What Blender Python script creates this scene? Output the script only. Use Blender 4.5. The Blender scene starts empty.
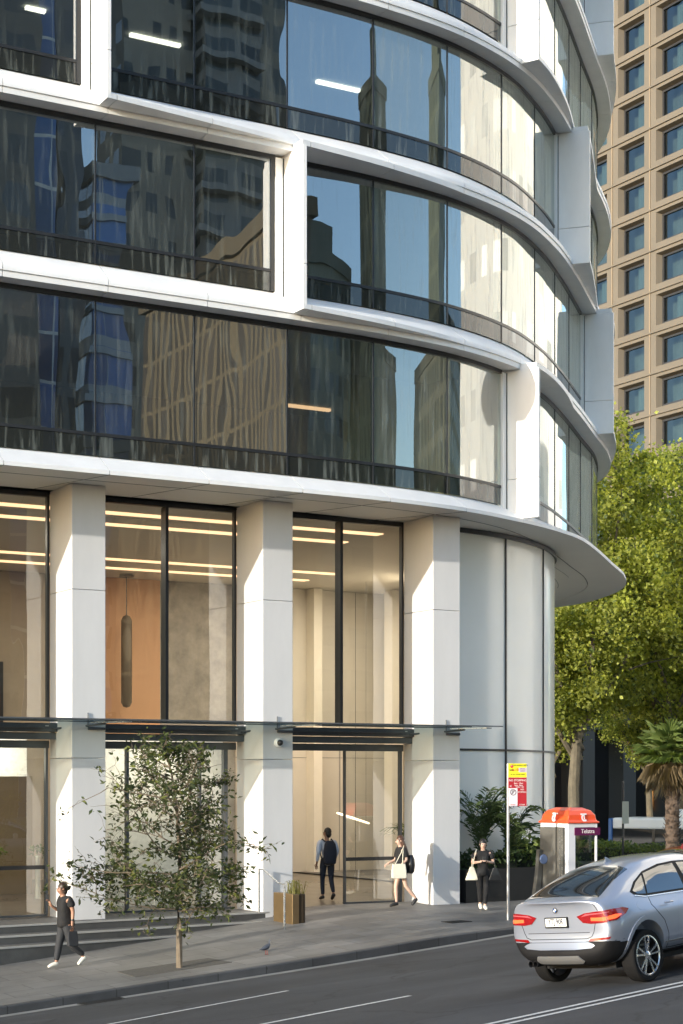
import bpy, bmesh, math, random
from mathutils import Vector, Matrix, noise
from mathutils.geometry import delaunay_2d_cdt
from mathutils.bvhtree import BVHTree
R_ = math.radians
rnd = random.Random(7)
scene = bpy.context.scene
COL = scene.collection

# ------------------------------------------------------------------ helpers
def link(o, parent=None):
    COL.objects.link(o)
    if parent is not None:
        o.parent = parent
    return o

def tag(o, label=None, cat=None, group=None, kind=None):
    if label: o['label'] = label
    if cat: o['category'] = cat
    if group: o['group'] = group
    if kind: o['kind'] = kind
    return o

def empty(name, loc=(0, 0, 0), rz=0, **k):
    o = bpy.data.objects.new(name, None)
    o.empty_display_size = .2
    o.location = loc
    o.rotation_euler = (0, 0, rz)
    link(o)
    return tag(o, **k)

def copy_tree(o, parent=None):
    c = o.copy(); COL.objects.link(c)
    if parent is not None:
        c.parent = parent
    for ch in list(o.children):
        copy_tree(ch, c)
    return c

class MB:
    def __init__(s):
        s.v = []; s.f = []; s.m = []
    def add(s, vs, fs, m=0):
        n = len(s.v)
        s.v += [tuple(p) for p in vs]
        s.f += [tuple(i + n for i in f) for f in fs]
        s.m += [m] * len(fs)
        return s
    def box(s, x0, x1, y0, y1, z0, z1, m=0):
        vs = [(x0,y0,z0),(x1,y0,z0),(x1,y1,z0),(x0,y1,z0),(x0,y0,z1),(x1,y0,z1),(x1,y1,z1),(x0,y1,z1)]
        return s.add(vs, [(0,3,2,1),(4,5,6,7),(0,1,5,4),(1,2,6,5),(2,3,7,6),(3,0,4,7)], m)
    def prism(s, pts, z0, z1, m=0):
        n = len(pts)
        def zz(z, p): return z(p[0], p[1]) if callable(z) else z
        vs = [(p[0], p[1], zz(z0, p)) for p in pts] + [(p[0], p[1], zz(z1, p)) for p in pts]
        fs = [tuple(range(n - 1, -1, -1)), tuple(range(n, 2 * n))]
        fs += [(i, (i + 1) % n, n + (i + 1) % n, n + i) for i in range(n)]
        return s.add(vs, fs, m)
    def tube(s, pts, r, n=8, m=0, cap=True):
        pts = [Vector(p) for p in pts]
        rs = r if isinstance(r, (list, tuple)) else [r] * len(pts)
        rings = []
        up = Vector((0, 0, 1))
        for i, p in enumerate(pts):
            d = (pts[min(i + 1, len(pts) - 1)] - pts[max(i - 1, 0)]).normalized()
            a = d.cross(up)
            if a.length < 1e-3: a = d.cross(Vector((1, 0, 0)))
            a.normalize(); b = d.cross(a)
            rings.append([p + (a * math.cos(t) + b * math.sin(t)) * rs[i] for t in [2 * math.pi * k / n for k in range(n)]])
        vs = [q for r_ in rings for q in r_]
        fs = []
        for i in range(len(rings) - 1):
            for k in range(n):
                fs.append((i*n+k, i*n+(k+1) % n, (i+1)*n+(k+1) % n, (i+1)*n+k))
        if cap:
            fs.append(tuple(range(n))[::-1]); fs.append(tuple(range((len(rings)-1)*n, len(rings)*n)))
        return s.add(vs, fs, m)
    def lathe(s, prof, c=(0, 0, 0), axis='z', n=24, m=0):
        vs = []
        for r, h in prof:
            for k in range(n):
                t = 2 * math.pi * k / n
                a, b = r * math.cos(t), r * math.sin(t)
                vs.append({'z': (c[0]+a, c[1]+b, c[2]+h), 'y': (c[0]+a, c[1]+h, c[2]+b), 'x': (c[0]+h, c[1]+a, c[2]+b)}[axis])
        fs = []
        for i in range(len(prof) - 1):
            for k in range(n):
                fs.append((i*n+k, i*n+(k+1) % n, (i+1)*n+(k+1) % n, (i+1)*n+k))
        return s.add(vs, fs, m)
    def grid(s, rows, m=0, close=False):
        nr, nc = len(rows), len(rows[0])
        vs = [p for r in rows for p in r]
        fs = []
        for i in range(nr - 1):
            for j in range(nc if close else nc - 1):
                fs.append((i*nc+j, i*nc+(j+1) % nc, (i+1)*nc+(j+1) % nc, (i+1)*nc+j))
        return s.add(vs, fs, m)
    def build(s, name, mat, parent=None, smooth=False, bevel=0, recalc=True):
        me = bpy.data.meshes.new(name)
        me.from_pydata(s.v, [], s.f)
        mats = mat if isinstance(mat, (list, tuple)) else [mat]
        for mm in mats: me.materials.append(mm)
        if len(mats) > 1:
            me.polygons.foreach_set('material_index', s.m)
        if recalc:
            bm = bmesh.new(); bm.from_mesh(me)
            bmesh.ops.recalc_face_normals(bm, faces=bm.faces)
            bm.to_mesh(me); bm.free()
        if smooth:
            me.polygons.foreach_set('use_smooth', [True] * len(me.polygons))
            me.set_sharp_from_angle(angle=R_(35))
        o = bpy.data.objects.new(name, me)
        link(o, parent)
        if bevel:
            b = o.modifiers.new('bevel', 'BEVEL'); b.width = bevel; b.segments = 2; b.limit_method = 'ANGLE'
        return o

# ------------------------------------------------------------------ materials
MATS = {}
def nmat(name):
    m = bpy.data.materials.new(name); m.use_nodes = True
    nt = m.node_tree
    return m, nt, nt.nodes['Principled BSDF']

def pm(name, col, rough=.6, metal=0, var=0, scale=4, bump=0, bscale=30, emis=None, estr=0, spec=.5, coat=0, stretch=None):
    if name in MATS: return MATS[name]
    m, nt, b = nmat(name)
    b.inputs['Base Color'].default_value = (*col, 1)
    b.inputs['Roughness'].default_value = rough
    b.inputs['Metallic'].default_value = metal
    b.inputs['Specular IOR Level'].default_value = spec
    if coat:
        b.inputs['Coat Weight'].default_value = coat; b.inputs['Coat Roughness'].default_value = .03
    if emis:
        b.inputs['Emission Color'].default_value = (*emis, 1); b.inputs['Emission Strength'].default_value = estr
    L = nt.links
    tc = nt.nodes.new('ShaderNodeTexCoord')
    src = tc.outputs['Object']
    if stretch:
        mp = nt.nodes.new('ShaderNodeMapping'); mp.inputs['Scale'].default_value = stretch
        L.new(src, mp.inputs['Vector']); src = mp.outputs[0]
    if var:
        n1 = nt.nodes.new('ShaderNodeTexNoise'); n1.inputs['Scale'].default_value = scale
        n1.inputs['Detail'].default_value = 6; n1.inputs['Roughness'].default_value = .65
        L.new(src, n1.inputs['Vector'])
        r = nt.nodes.new('ShaderNodeMapRange')
        r.inputs[1].default_value = .25; r.inputs[2].default_value = .75
        r.inputs[3].default_value = 1 - var; r.inputs[4].default_value = 1 + var
        L.new(n1.outputs['Fac'], r.inputs[0])
        mx = nt.nodes.new('ShaderNodeVectorMath'); mx.operation = 'SCALE'
        mx.inputs[0].default_value = col
        L.new(r.outputs[0], mx.inputs['Scale'])
        L.new(mx.outputs[0], b.inputs['Base Color'])
        r2 = nt.nodes.new('ShaderNodeMapRange')
        r2.inputs[3].default_value = max(0, rough - .1); r2.inputs[4].default_value = min(1, rough + .1)
        L.new(n1.outputs['Fac'], r2.inputs[0]); L.new(r2.outputs[0], b.inputs['Roughness'])
    if bump:
        n2 = nt.nodes.new('ShaderNodeTexNoise'); n2.inputs['Scale'].default_value = bscale
        n2.inputs['Detail'].default_value = 4
        L.new(src, n2.inputs['Vector'])
        bp = nt.nodes.new('ShaderNodeBump'); bp.inputs['Strength'].default_value = bump; bp.inputs['Distance'].default_value = .02
        L.new(n2.outputs['Fac'], bp.inputs['Height']); L.new(bp.outputs[0], b.inputs['Normal'])
    MATS[name] = m
    return m

def glass_mat(name, tint, f0, rough=0.0, wave=.0, haze=0.0, gtint=(1, 1, 1), base=None):
    m = bpy.data.materials.new(name); m.use_nodes = True
    nt = m.node_tree; nt.nodes.clear(); L = nt.links; N = nt.nodes.new
    out = N('ShaderNodeOutputMaterial'); mix = N('ShaderNodeMixShader')
    tr = N('ShaderNodeBsdfTransparent'); tr.inputs[0].default_value = (*tint, 1)
    gl = N('ShaderNodeBsdfGlossy'); gl.inputs['Roughness'].default_value = rough; gl.inputs[0].default_value = (*gtint, 1)
    lw = N('ShaderNodeLayerWeight'); lw.inputs[0].default_value = .5
    pw = N('ShaderNodeMath'); pw.operation = 'POWER'; pw.inputs[1].default_value = 4
    L.new(lw.outputs['Facing'], pw.inputs[0])
    mr = N('ShaderNodeMapRange'); mr.inputs[3].default_value = f0; mr.inputs[4].default_value = 1
    L.new(pw.outputs[0], mr.inputs[0])
    L.new(mr.outputs[0], mix.inputs[0]); L.new(tr.outputs[0], mix.inputs[1]); L.new(gl.outputs[0], mix.inputs[2])
    if wave:
        tc = N('ShaderNodeTexCoord'); mp = N('ShaderNodeMapping'); mp.inputs['Scale'].default_value = (1, 1, .35)
        ns = N('ShaderNodeTexNoise'); ns.inputs['Scale'].default_value = 1.1; ns.inputs['Detail'].default_value = 1
        L.new(tc.outputs['Object'], mp.inputs[0]); L.new(mp.outputs[0], ns.inputs['Vector'])
        bp = N('ShaderNodeBump'); bp.inputs['Distance'].default_value = wave; bp.inputs['Strength'].default_value = 1
        L.new(ns.outputs['Fac'], bp.inputs['Height']); L.new(bp.outputs[0], gl.inputs['Normal'])
    last = mix.outputs[0]
    if haze:
        df = N('ShaderNodeBsdfDiffuse'); df.inputs[0].default_value = (.5, .55, .5, 1)  # pale streaky film: haze of the sky reflection put into the colour
        tc2 = N('ShaderNodeTexCoord'); mp2 = N('ShaderNodeMapping'); mp2.inputs['Scale'].default_value = (6, 6, .5)
        n2 = N('ShaderNodeTexNoise'); n2.inputs['Scale'].default_value = 1.6; n2.inputs['Detail'].default_value = 5
        L.new(tc2.outputs['Object'], mp2.inputs[0]); L.new(mp2.outputs[0], n2.inputs['Vector'])
        m2 = N('ShaderNodeMapRange'); m2.inputs[1].default_value = .52; m2.inputs[2].default_value = .8
        m2.inputs[3].default_value = haze * .12 if base is None else base; m2.inputs[4].default_value = haze
        L.new(n2.outputs['Fac'], m2.inputs[0])
        mx2 = N('ShaderNodeMixShader'); L.new(m2.outputs[0], mx2.inputs[0]); L.new(last, mx2.inputs[1]); L.new(df.outputs[0], mx2.inputs[2])
        last = mx2.outputs[0]
    L.new(last, out.inputs[0])
    return m

def panel_stone(name, col, sx, sy, joint=.012, rough=.6, var=.12, axis='xy', jcol=.35, scale=3):
    """paving / cladding slabs with joints and slab-to-slab tone differences"""
    m, nt, b = nmat(name); L = nt.links; N = nt.nodes.new
    tc = N('ShaderNodeTexCoord'); sp = N('ShaderNodeSeparateXYZ'); L.new(tc.outputs['Object'], sp.inputs[0])
    cb = N('ShaderNodeCombineXYZ')
    ia, ib = {'xy': (0, 1), 'xz': (0, 2), 'yz': (1, 2)}[axis]
    L.new(sp.outputs[ia], cb.inputs[0]); L.new(sp.outputs[ib], cb.inputs[1])
    br = N('ShaderNodeTexBrick'); L.new(cb.outputs[0], br.inputs['Vector'])
    br.inputs['Scale'].default_value = 1; br.inputs['Brick Width'].default_value = sx; br.inputs['Row Height'].default_value = sy
    br.inputs['Mortar Size'].default_value = joint; br.inputs['Mortar Smooth'].default_value = .2
    br.inputs['Color1'].default_value = (*[c * (1 - var) for c in col], 1)
    br.inputs['Color2'].default_value = (*[c * (1 + var) for c in col], 1)
    br.inputs['Mortar'].default_value = (*[c * jcol for c in col], 1)
    ns = N('ShaderNodeTexNoise'); ns.inputs['Scale'].default_value = scale; ns.inputs['Detail'].default_value = 8; ns.inputs['Roughness'].default_value = .7
    L.new(tc.outputs['Object'], ns.inputs['Vector'])
    mr = N('ShaderNodeMapRange'); mr.inputs[1].default_value = .3; mr.inputs[2].default_value = .7; mr.inputs[3].default_value = .78; mr.inputs[4].default_value = 1.2
    L.new(ns.outputs['Fac'], mr.inputs[0])
    sc = N('ShaderNodeVectorMath'); sc.operation = 'SCALE'; L.new(br.outputs['Color'], sc.inputs[0]); L.new(mr.outputs[0], sc.inputs['Scale'])
    vs_ = N('ShaderNodeTexVoronoi'); vs_.inputs['Scale'].default_value = 2.6; L.new(tc.outputs['Object'], vs_.inputs['Vector'])
    vr = N('ShaderNodeMapRange'); vr.inputs[1].default_value = .05; vr.inputs[2].default_value = .075; vr.inputs[3].default_value = .62; vr.inputs[4].default_value = 1; L.new(vs_.outputs['Distance'], vr.inputs[0])
    nl = N('ShaderNodeTexNoise'); nl.inputs['Scale'].default_value = .5; nl.inputs['Detail'].default_value = 5; L.new(tc.outputs['Object'], nl.inputs[0])
    lr = N('ShaderNodeMapRange'); lr.inputs[1].default_value = .35; lr.inputs[2].default_value = .65; lr.inputs[3].default_value = .72; lr.inputs[4].default_value = 1.15; L.new(nl.outputs[0], lr.inputs[0])
    mm_ = N('ShaderNodeMath'); mm_.operation = 'MULTIPLY'; L.new(vr.outputs[0], mm_.inputs[0]); L.new(lr.outputs[0], mm_.inputs[1])
    s3_ = N('ShaderNodeVectorMath'); s3_.operation = 'SCALE'; L.new(sc.outputs[0], s3_.inputs[0]); L.new(mm_.outputs[0], s3_.inputs['Scale'])
    L.new(s3_.outputs[0], b.inputs['Base Color'])
    r2 = N('ShaderNodeMapRange'); r2.inputs[3].default_value = rough - .15; r2.inputs[4].default_value = rough + .15
    L.new(ns.outputs['Fac'], r2.inputs[0]); L.new(r2.outputs[0], b.inputs['Roughness'])
    MATS[name] = m
    return m

def facade_mat(name, wall, glass, px, pz, fx, fz, groughness=.1, wrough=.8, line=None):
    """distant tower cladding: window grid from object coordinates"""
    m, nt, b = nmat(name); L = nt.links; N = nt.nodes.new
    tc = N('ShaderNodeTexCoord'); sp = N('ShaderNodeSeparateXYZ'); L.new(tc.outputs['Object'], sp.inputs[0])
    nm = N('ShaderNodeNewGeometry'); sn = N('ShaderNodeSeparateXYZ'); L.new(nm.outputs['Normal'], sn.inputs[0])
    ab = N('ShaderNodeMath'); ab.operation = 'ABSOLUTE'; L.new(sn.outputs[0], ab.inputs[0])
    gt = N('ShaderNodeMath'); gt.operation = 'GREATER_THAN'; gt.inputs[1].default_value = .7; L.new(ab.outputs[0], gt.inputs[0])
    mx = N('ShaderNodeMix'); L.new(gt.outputs[0], mx.inputs[0]); L.new(sp.outputs[0], mx.inputs[2]); L.new(sp.outputs[1], mx.inputs[3])
    def frac(src, p, f):
        d = N('ShaderNodeMath'); d.operation = 'DIVIDE'; d.inputs[1].default_value = p; L.new(src, d.inputs[0])
        fr = N('ShaderNodeMath'); fr.operation = 'FRACT'; L.new(d.outputs[0], fr.inputs[0])
        lt = N('ShaderNodeMath'); lt.operation = 'LESS_THAN'; lt.inputs[1].default_value = f; L.new(fr.outputs[0], lt.inputs[0])
        fl = N('ShaderNodeMath'); fl.operation = 'FLOOR'; L.new(d.outputs[0], fl.inputs[0])
        return lt.outputs[0], fl.outputs[0]
    a, ca = frac(mx.outputs[0], px, fx); c, cc = frac(sp.outputs[2], pz, fz)
    mu = N('ShaderNodeMath'); mu.operation = 'MULTIPLY'; L.new(a, mu.inputs[0]); L.new(c, mu.inputs[1])
    cv = N('ShaderNodeCombineXYZ'); L.new(ca, cv.inputs[0]); L.new(cc, cv.inputs[1])
    wn = N('ShaderNodeTexWhiteNoise'); L.new(cv.outputs[0], wn.inputs['Vector'])
    mr = N('ShaderNodeMapRange'); mr.inputs[3].default_value = .5; mr.inputs[4].default_value = 1.5; L.new(wn.outputs['Value'], mr.inputs[0])
    sc = N('ShaderNodeVectorMath'); sc.operation = 'SCALE'; sc.inputs[0].default_value = glass; L.new(mr.outputs[0], sc.inputs['Scale'])
    cm = N('ShaderNodeMix'); cm.data_type = 'RGBA'
    L.new(mu.outputs[0], cm.inputs[0]); cm.inputs[6].default_value = (*wall, 1); L.new(sc.outputs[0], cm.inputs[7])
    L.new(cm.outputs[2], b.inputs['Base Color'])
    rr = N('ShaderNodeMapRange'); rr.inputs[3].default_value = wrough; rr.inputs[4].default_value = groughness
    L.new(mu.outputs[0], rr.inputs[0]); L.new(rr.outputs[0], b.inputs['Roughness'])
    MATS[name] = m
    return m

M = {}
M['white'] = pm('white_cladding', (.84, .84, .83), .42, var=.06, scale=1.6, stretch=(1, 1, .35), bump=.02, bscale=6)
M['column'] = pm('column_cladding', (.64, .64, .64), .5, var=.06, scale=1.5, stretch=(1, 1, .3), bump=.02, bscale=3)
M['soffit'] = pm('soffit_cladding', (.80, .78, .73), .5, var=.04, scale=.6)
M['black'] = pm('black_aluminium', (.02, .021, .023), .35, var=.2, scale=3)
M['steel_dark'] = pm('dark_painted_steel', (.11, .12, .13), .35, metal=.3, var=.15, scale=2)
M['steel'] = pm('brushed_steel', (.55, .56, .57), .28, metal=.9, var=.1, scale=6)
M['glass_up'] = glass_mat('office_glass', (.55, .62, .58), .36, wave=.0034, haze=.15, gtint=(.90, .93, .93))
M['glass_low'] = glass_mat('spandrel_glass', (.08, .10, .10), .07, wave=.006, haze=.30)
M['glass_hazy'] = glass_mat('sky_haze_office_glass', (.55, .62, .58), .34, wave=.004, haze=.42, base=.13, gtint=(.90, .92, .88))  # paler film paints the milky sky reflection of the right-hand windows
M['glass_clear'] = glass_mat('clear_lobby_glass', (.85, .88, .86), .15, wave=.004)
M['glass_canopy'] = glass_mat('canopy_glass', (.72, .80, .78), .12)
M['blind'] = pm('white_blind_fabric', (.80, .82, .78), .85, var=.05, scale=.7, stretch=(3, 3, .1))
M['ceil'] = pm('ceiling_tiles', (.55, .55, .53), .8, var=.05, scale=2)
M['office_dark'] = pm('office_wall', (.24, .25, .23), .8, var=.3, scale=.6)
M['carpet'] = pm('office_carpet', (.06, .06, .065), .95, var=.2)
M['lamp_white'] = pm('fluorescent_diffuser', (.9, .9, .85), .5, emis=(1, .93, .78), estr=1.3)
M['cove'] = pm('warm_cove_strip', (.9, .8, .6), .5, emis=(1, .58, .32), estr=.7)
M['lobby_wall'] = pm('lobby_beige_wall', (.66, .62, .55), .6, var=.04, scale=.8)
M['lobby_light'] = pm('lobby_pale_wall', (.84, .80, .71), .6, var=.03)
M['lobby_orange'] = pm('lobby_copper_wall', (.60, .34, .18), .5, var=.05, scale=.5)
M['lobby_stone'] = pm('lobby_grey_stone', (.30, .28, .25), .55, var=.35, scale=2.5)
M['marble'] = pm('speckled_marble', (.80, .77, .68), .45, var=.16, scale=9)
M['lobby_ceiling'] = pm('lobby_ceiling', (.72, .68, .60), .8)
M['lobby_floor'] = pm('lobby_floor_stone', (.13, .11, .085), .3, var=.06, scale=.8, spec=.4)
M['paving'] = panel_stone('footpath_granite', (.165, .16, .15), 1.1, .62, .010, .62, .13, jcol=.5)
M['step'] = pm('step_granite', (.085, .084, .08), .6, var=.25, scale=3, bump=.1)
M['nosing'] = pm('step_nosing_edge', (.42, .41, .38), .5, var=.12, scale=5)
M['kerb'] = panel_stone('bluestone_kerb', (.05, .052, .055), 1.0, 5, .012, .6, .15, jcol=.4)
M['asphalt'] = None
M['bronze'] = pm('bronze_sheet', (.36, .25, .13), .38, metal=.85, var=.12, scale=3)
M['skin'] = pm('skin', (.52, .32, .23), .5, var=.05)
M['lobby_stone2'] = pm('lobby_brown_grey_wall', (.36, .31, .24), .6, var=.12, scale=1.2)
M['white_glass'] = pm('white_backed_glass', (.88, .87, .81), .2, spec=.4, coat=.25, var=.03, scale=.5)
# ------------------------------------------------------------------ world, sun, camera
world = bpy.data.worlds.new('World'); scene.world = world; world.use_nodes = True
SUN_D = Vector((.955, .231, -.190)).normalized()          # direction the light travels
wn_ = world.node_tree
sky = wn_.nodes.new('ShaderNodeTexSky'); sky.sky_type = 'NISHITA'; sky.sun_disc = False
sky.sun_elevation = math.asin(-SUN_D.z)
sky.sun_rotation = math.atan2(-SUN_D.x, -SUN_D.y)
sky.altitude = 30; sky.air_density = 1.0; sky.dust_density = 1.0; sky.ozone_density = 2.0
bg = wn_.nodes['Background']; bg.inputs[1].default_value = .15
wn_.links.new(sky.outputs[0], bg.inputs[0])
sl = bpy.data.lights.new('sun', 'SUN'); sl.energy = 2.0; sl.angle = R_(.6); sl.color = (1, .93, .82)
so = link(bpy.data.objects.new('sun', sl)); so.rotation_euler = SUN_D.to_track_quat('-Z', 'Y').to_euler(); so.location = (-40, -20, 40)
scene.view_settings.view_transform = 'Standard'; scene.view_settings.look = 'None'
scene.view_settings.exposure = 1.65; scene.view_settings.gamma = 1
scene.cycles.use_denoising = True
scene.cycles.max_bounces = 10; scene.cycles.diffuse_bounces = 4; scene.cycles.glossy_bounces = 4
scene.cycles.transparent_max_bounces = 16; scene.cycles.transmission_bounces = 6
scene.cycles.caustics_reflective = False; scene.cycles.caustics_refractive = False
scene.cycles.sample_clamp_indirect = 6
cd = bpy.data.cameras.new('camera'); cam = link(bpy.data.objects.new('camera', cd)); scene.camera = cam
cd.sensor_fit = 'VERTICAL'; cd.sensor_height = 36; cd.sensor_width = 24; cd.lens = 1774 / 1024 * 36
cd.shift_y = 268 / 1024; cd.clip_end = 3000; cd.clip_start = .1
TH = math.atan(1774 / 3068.5)
cam.location = (-22.44, -34.57, 2.9); cam.rotation_euler = (R_(90), 0, -TH)

# ------------------------------------------------------------------ ground heights
def T(X):
    a = .176 + .075 * X; b = -.03; k = .08
    h = max(0, min(1, .5 + .5 * (b - a) / k)); return b * (1 - h) + a * h - k * h * (1 - h)
def P(X, Y):
    z = T(max(X, -40)) + .02 * (min(max(Y, -9), 2) + 1.5)
    if Y > 14: z -= 1.5 * min(1, (Y - 14) / 14) ** 1 
    return z
def RD(X, Y):
    Xc = min(max(X, -40), 0); Yc = max(min(Y, 2), -22)
    return -.51 + .077 * (Xc + 5.8) - .063 * (Yc + 5.8)
KERB = [(-60, -8.0), (-30, -7.0), (-12.63, -6.3), (-9.46, -6.11), (-5.85, -5.88), (-1.58, -5.29), (3, -4.3), (10, -2.4), (14, 2), (15.5, 10), (16, 24), (16, 60)]
def catmull(pts, step=.25):
    out = []
    P_ = [Vector(p) for p in pts]
    P_ = [2 * P_[0] - P_[1]] + P_ + [2 * P_[-1] - P_[-2]]
    for i in range(1, len(P_) - 2):
        a, b, c, d = P_[i-1:i+3]
        ta = 0; tb = (b - a).length ** .5; tc = tb + (c - b).length ** .5; td = tc + (d - c).length ** .5
        n = max(1, int((c - b).length / step))
        for k in range(n):
            t = tb + (tc - tb) * k / n
            A1 = a*((tb-t)/(tb-ta)) + b*((t-ta)/(tb-ta)); A2 = b*((tc-t)/(tc-tb)) + c*((t-tb)/(tc-tb)); A3 = c*((td-t)/(td-tc)) + d*((t-tc)/(td-tc))
            B1 = A1*((tc-t)/(tc-ta)) + A2*((t-ta)/(tc-ta)); B2 = A2*((td-t)/(td-tb)) + A3*((t-tb)/(td-tb))
            out.append(B1*((tc-t)/(tc-tb)) + B2*((t-tb)/(tc-tb)))
    out.append(P_[-2].copy())
    return out
class Curve2:
    def __init__(s, pts, step=.2):
        s.p = catmull(pts, step); s.l = [0]
        for i in range(1, len(s.p)): s.l.append(s.l[-1] + (s.p[i] - s.p[i-1]).length)
        s.n = []
        for i in range(len(s.p)):
            t = (s.p[min(i+1, len(s.p)-1)] - s.p[max(i-1, 0)]).normalized(); s.n.append(Vector((t.y, -t.x)))
    def at(s, a, off=0):
        a = max(0, min(s.l[-1] - 1e-6, a))
        lo, hi = 0, len(s.l) - 1
        while hi - lo > 1:
            mi = (lo + hi) // 2
            if s.l[mi] <= a: lo = mi
            else: hi = mi
        t = (a - s.l[lo]) / (s.l[hi] - s.l[lo])
        p = s.p[lo].lerp(s.p[hi], t); n = s.n[lo].lerp(s.n[hi], t).normalized()
        return p + n * off
    def arc_at_x(s, x):
        for i in range(1, len(s.p)):
            if s.p[i].x >= x:
                t = (x - s.p[i-1].x) / (s.p[i].x - s.p[i-1].x); return s.l[i-1] + t * (s.l[i] - s.l[i-1])
        return s.l[-1]

# asphalt with patches, fine grain
m, nt, b = nmat('asphalt'); L = nt.links; N = nt.nodes.new
tc = N('ShaderNodeTexCoord')
n1 = N('ShaderNodeTexNoise'); n1.inputs['Scale'].default_value = .35; n1.inputs['Detail'].default_value = 8; n1.inputs['Roughness'].default_value = .7
n2 = N('ShaderNodeTexNoise'); n2.inputs['Scale'].default_value = 60; n2.inputs['Detail'].default_value = 3
mp = N('ShaderNodeMapping'); mp.inputs['Rotation'].default_value = (0, 0, R_(-9)); mp.inputs['Scale'].default_value = (.12, 1.1, 1)
n3 = N('ShaderNodeTexNoise'); n3.inputs['Scale'].default_value = 1.0; n3.inputs['Detail'].default_value = 4
L.new(tc.outputs['Object'], n1.inputs[0]); L.new(tc.outputs['Object'], n2.inputs[0]); L.new(tc.outputs['Object'], mp.inputs[0]); L.new(mp.outputs[0], n3.inputs[0])
r1 = N('ShaderNodeMapRange'); r1.inputs[1].default_value = .3; r1.inputs[2].default_value = .7; r1.inputs[3].default_value = .020; r1.inputs[4].default_value = .042; L.new(n1.outputs[0], r1.inputs[0])
r2 = N('ShaderNodeMapRange'); r2.inputs[3].default_value = .6; r2.inputs[4].default_value = 1.4; L.new(n2.outputs[0], r2.inputs[0])
r3 = N('ShaderNodeMapRange'); r3.inputs[1].default_value = .35; r3.inputs[2].default_value = .65; r3.inputs[3].default_value = .8; r3.inputs[4].default_value = 1.2; L.new(n3.outputs[0], r3.inputs[0])
q1 = N('ShaderNodeMath'); q1.operation = 'MULTIPLY'; L.new(r1.outputs[0], q1.inputs[0]); L.new(r2.outputs[0], q1.inputs[1])
q2 = N('ShaderNodeMath'); q2.operation = 'MULTIPLY'; L.new(q1.outputs[0], q2.inputs[0]); L.new(r3.outputs[0], q2.inputs[1])
vo = N('ShaderNodeTexVoronoi'); vo.feature = 'DISTANCE_TO_EDGE'; vo.inputs['Scale'].default_value = .33
nd = N('ShaderNodeTexNoise'); nd.inputs['Scale'].default_value = 1.6; nd.inputs['Detail'].default_value = 6
vm = N('ShaderNodeVectorMath'); vm.operation = 'MULTIPLY_ADD'; vm.inputs[1].default_value = (1.1, 1.1, 0); L.new(tc.outputs['Object'], nd.inputs[0]); L.new(nd.outputs['Color'], vm.inputs[0]); L.new(tc.outputs['Object'], vm.inputs[2]); L.new(vm.outputs[0], vo.inputs['Vector'])
cr = N('ShaderNodeMapRange'); cr.inputs[1].default_value = .003; cr.inputs[2].default_value = .018; cr.inputs[3].default_value = .45; cr.inputs[4].default_value = 1; L.new(vo.outputs['Distance'], cr.inputs[0])
q3 = N('ShaderNodeMath'); q3.operation = 'MULTIPLY'; L.new(q2.outputs[0], q3.inputs[0]); L.new(cr.outputs[0], q3.inputs[1])
vp = N('ShaderNodeTexVoronoi'); vp.inputs['Scale'].default_value = .16; L.new(mp.outputs[0], vp.inputs['Vector']); vp.inputs['Scale'].default_value = .9
sp_ = N('ShaderNodeSeparateColor'); L.new(vp.outputs['Color'], sp_.inputs[0])
pr = N('ShaderNodeMapRange'); pr.inputs[3].default_value = .74; pr.inputs[4].default_value = 1.22; L.new(sp_.outputs[0], pr.inputs[0])
q4 = N('ShaderNodeMath'); q4.operation = 'MULTIPLY'; L.new(q3.outputs[0], q4.inputs[0]); L.new(pr.outputs[0], q4.inputs[1])
tn = N('ShaderNodeVectorMath'); tn.operation = 'SCALE'; tn.inputs[0].default_value = (.86, .93, 1.05); L.new(q4.outputs[0], tn.inputs['Scale']); L.new(tn.outputs[0], b.inputs['Base Color']); b.inputs['Roughness'].default_value = .78
bp = N('ShaderNodeBump'); bp.inputs['Strength'].default_value = .35; bp.inputs['Distance'].default_value = .01; L.new(n2.outputs[0], bp.inputs['Height']); L.new(bp.outputs[0], b.inputs['Normal'])
M['asphalt'] = m
M['paint'] = pm('road_paint', (.50, .50, .485), .7, var=.40, scale=22)
M['concrete_gutter'] = pm('gutter_concrete', (.20, .20, .19), .8, var=.2, scale=3)

# ------------------------------------------------------------------ ground, road, footpath
g = MB(); g.add([(-900, -900, -3.2), (900, -900, -3.2), (900, 900, -3.2), (-900, 900, -3.2)], [(0, 1, 2, 3)])
tag(g.build('ground', pm('distant_ground', (.10, .10, .095), .9, var=.2, scale=.05)), kind='structure')
kc = Curve2(KERB, .5)
kp = kc.p
rows = []
for p in kp:                                    # road: from gutter towards (and past) the camera
    row = []
    for d in [0, .35, .8, 1.5, 3, 5, 8, 11, 14, 17, 22, 30, 45]:
        q = p + Vector((.12, -1)).normalized() * d if p.x < 12 else p + Vector((1, -.5)).normalized() * d
        row.append((q.x, q.y, RD(q.x, q.y) if p.x < 12 else RD(q.x, q.y) * (1 - min(1, max(0, (p.y - 2) / 26))) - 1.7 * min(1, max(0, (p.y - 2) / 26))))
    rows.append(row)
road = MB().grid(rows).build('road', M['asphalt'], smooth=True); tag(road, kind='structure')
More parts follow.
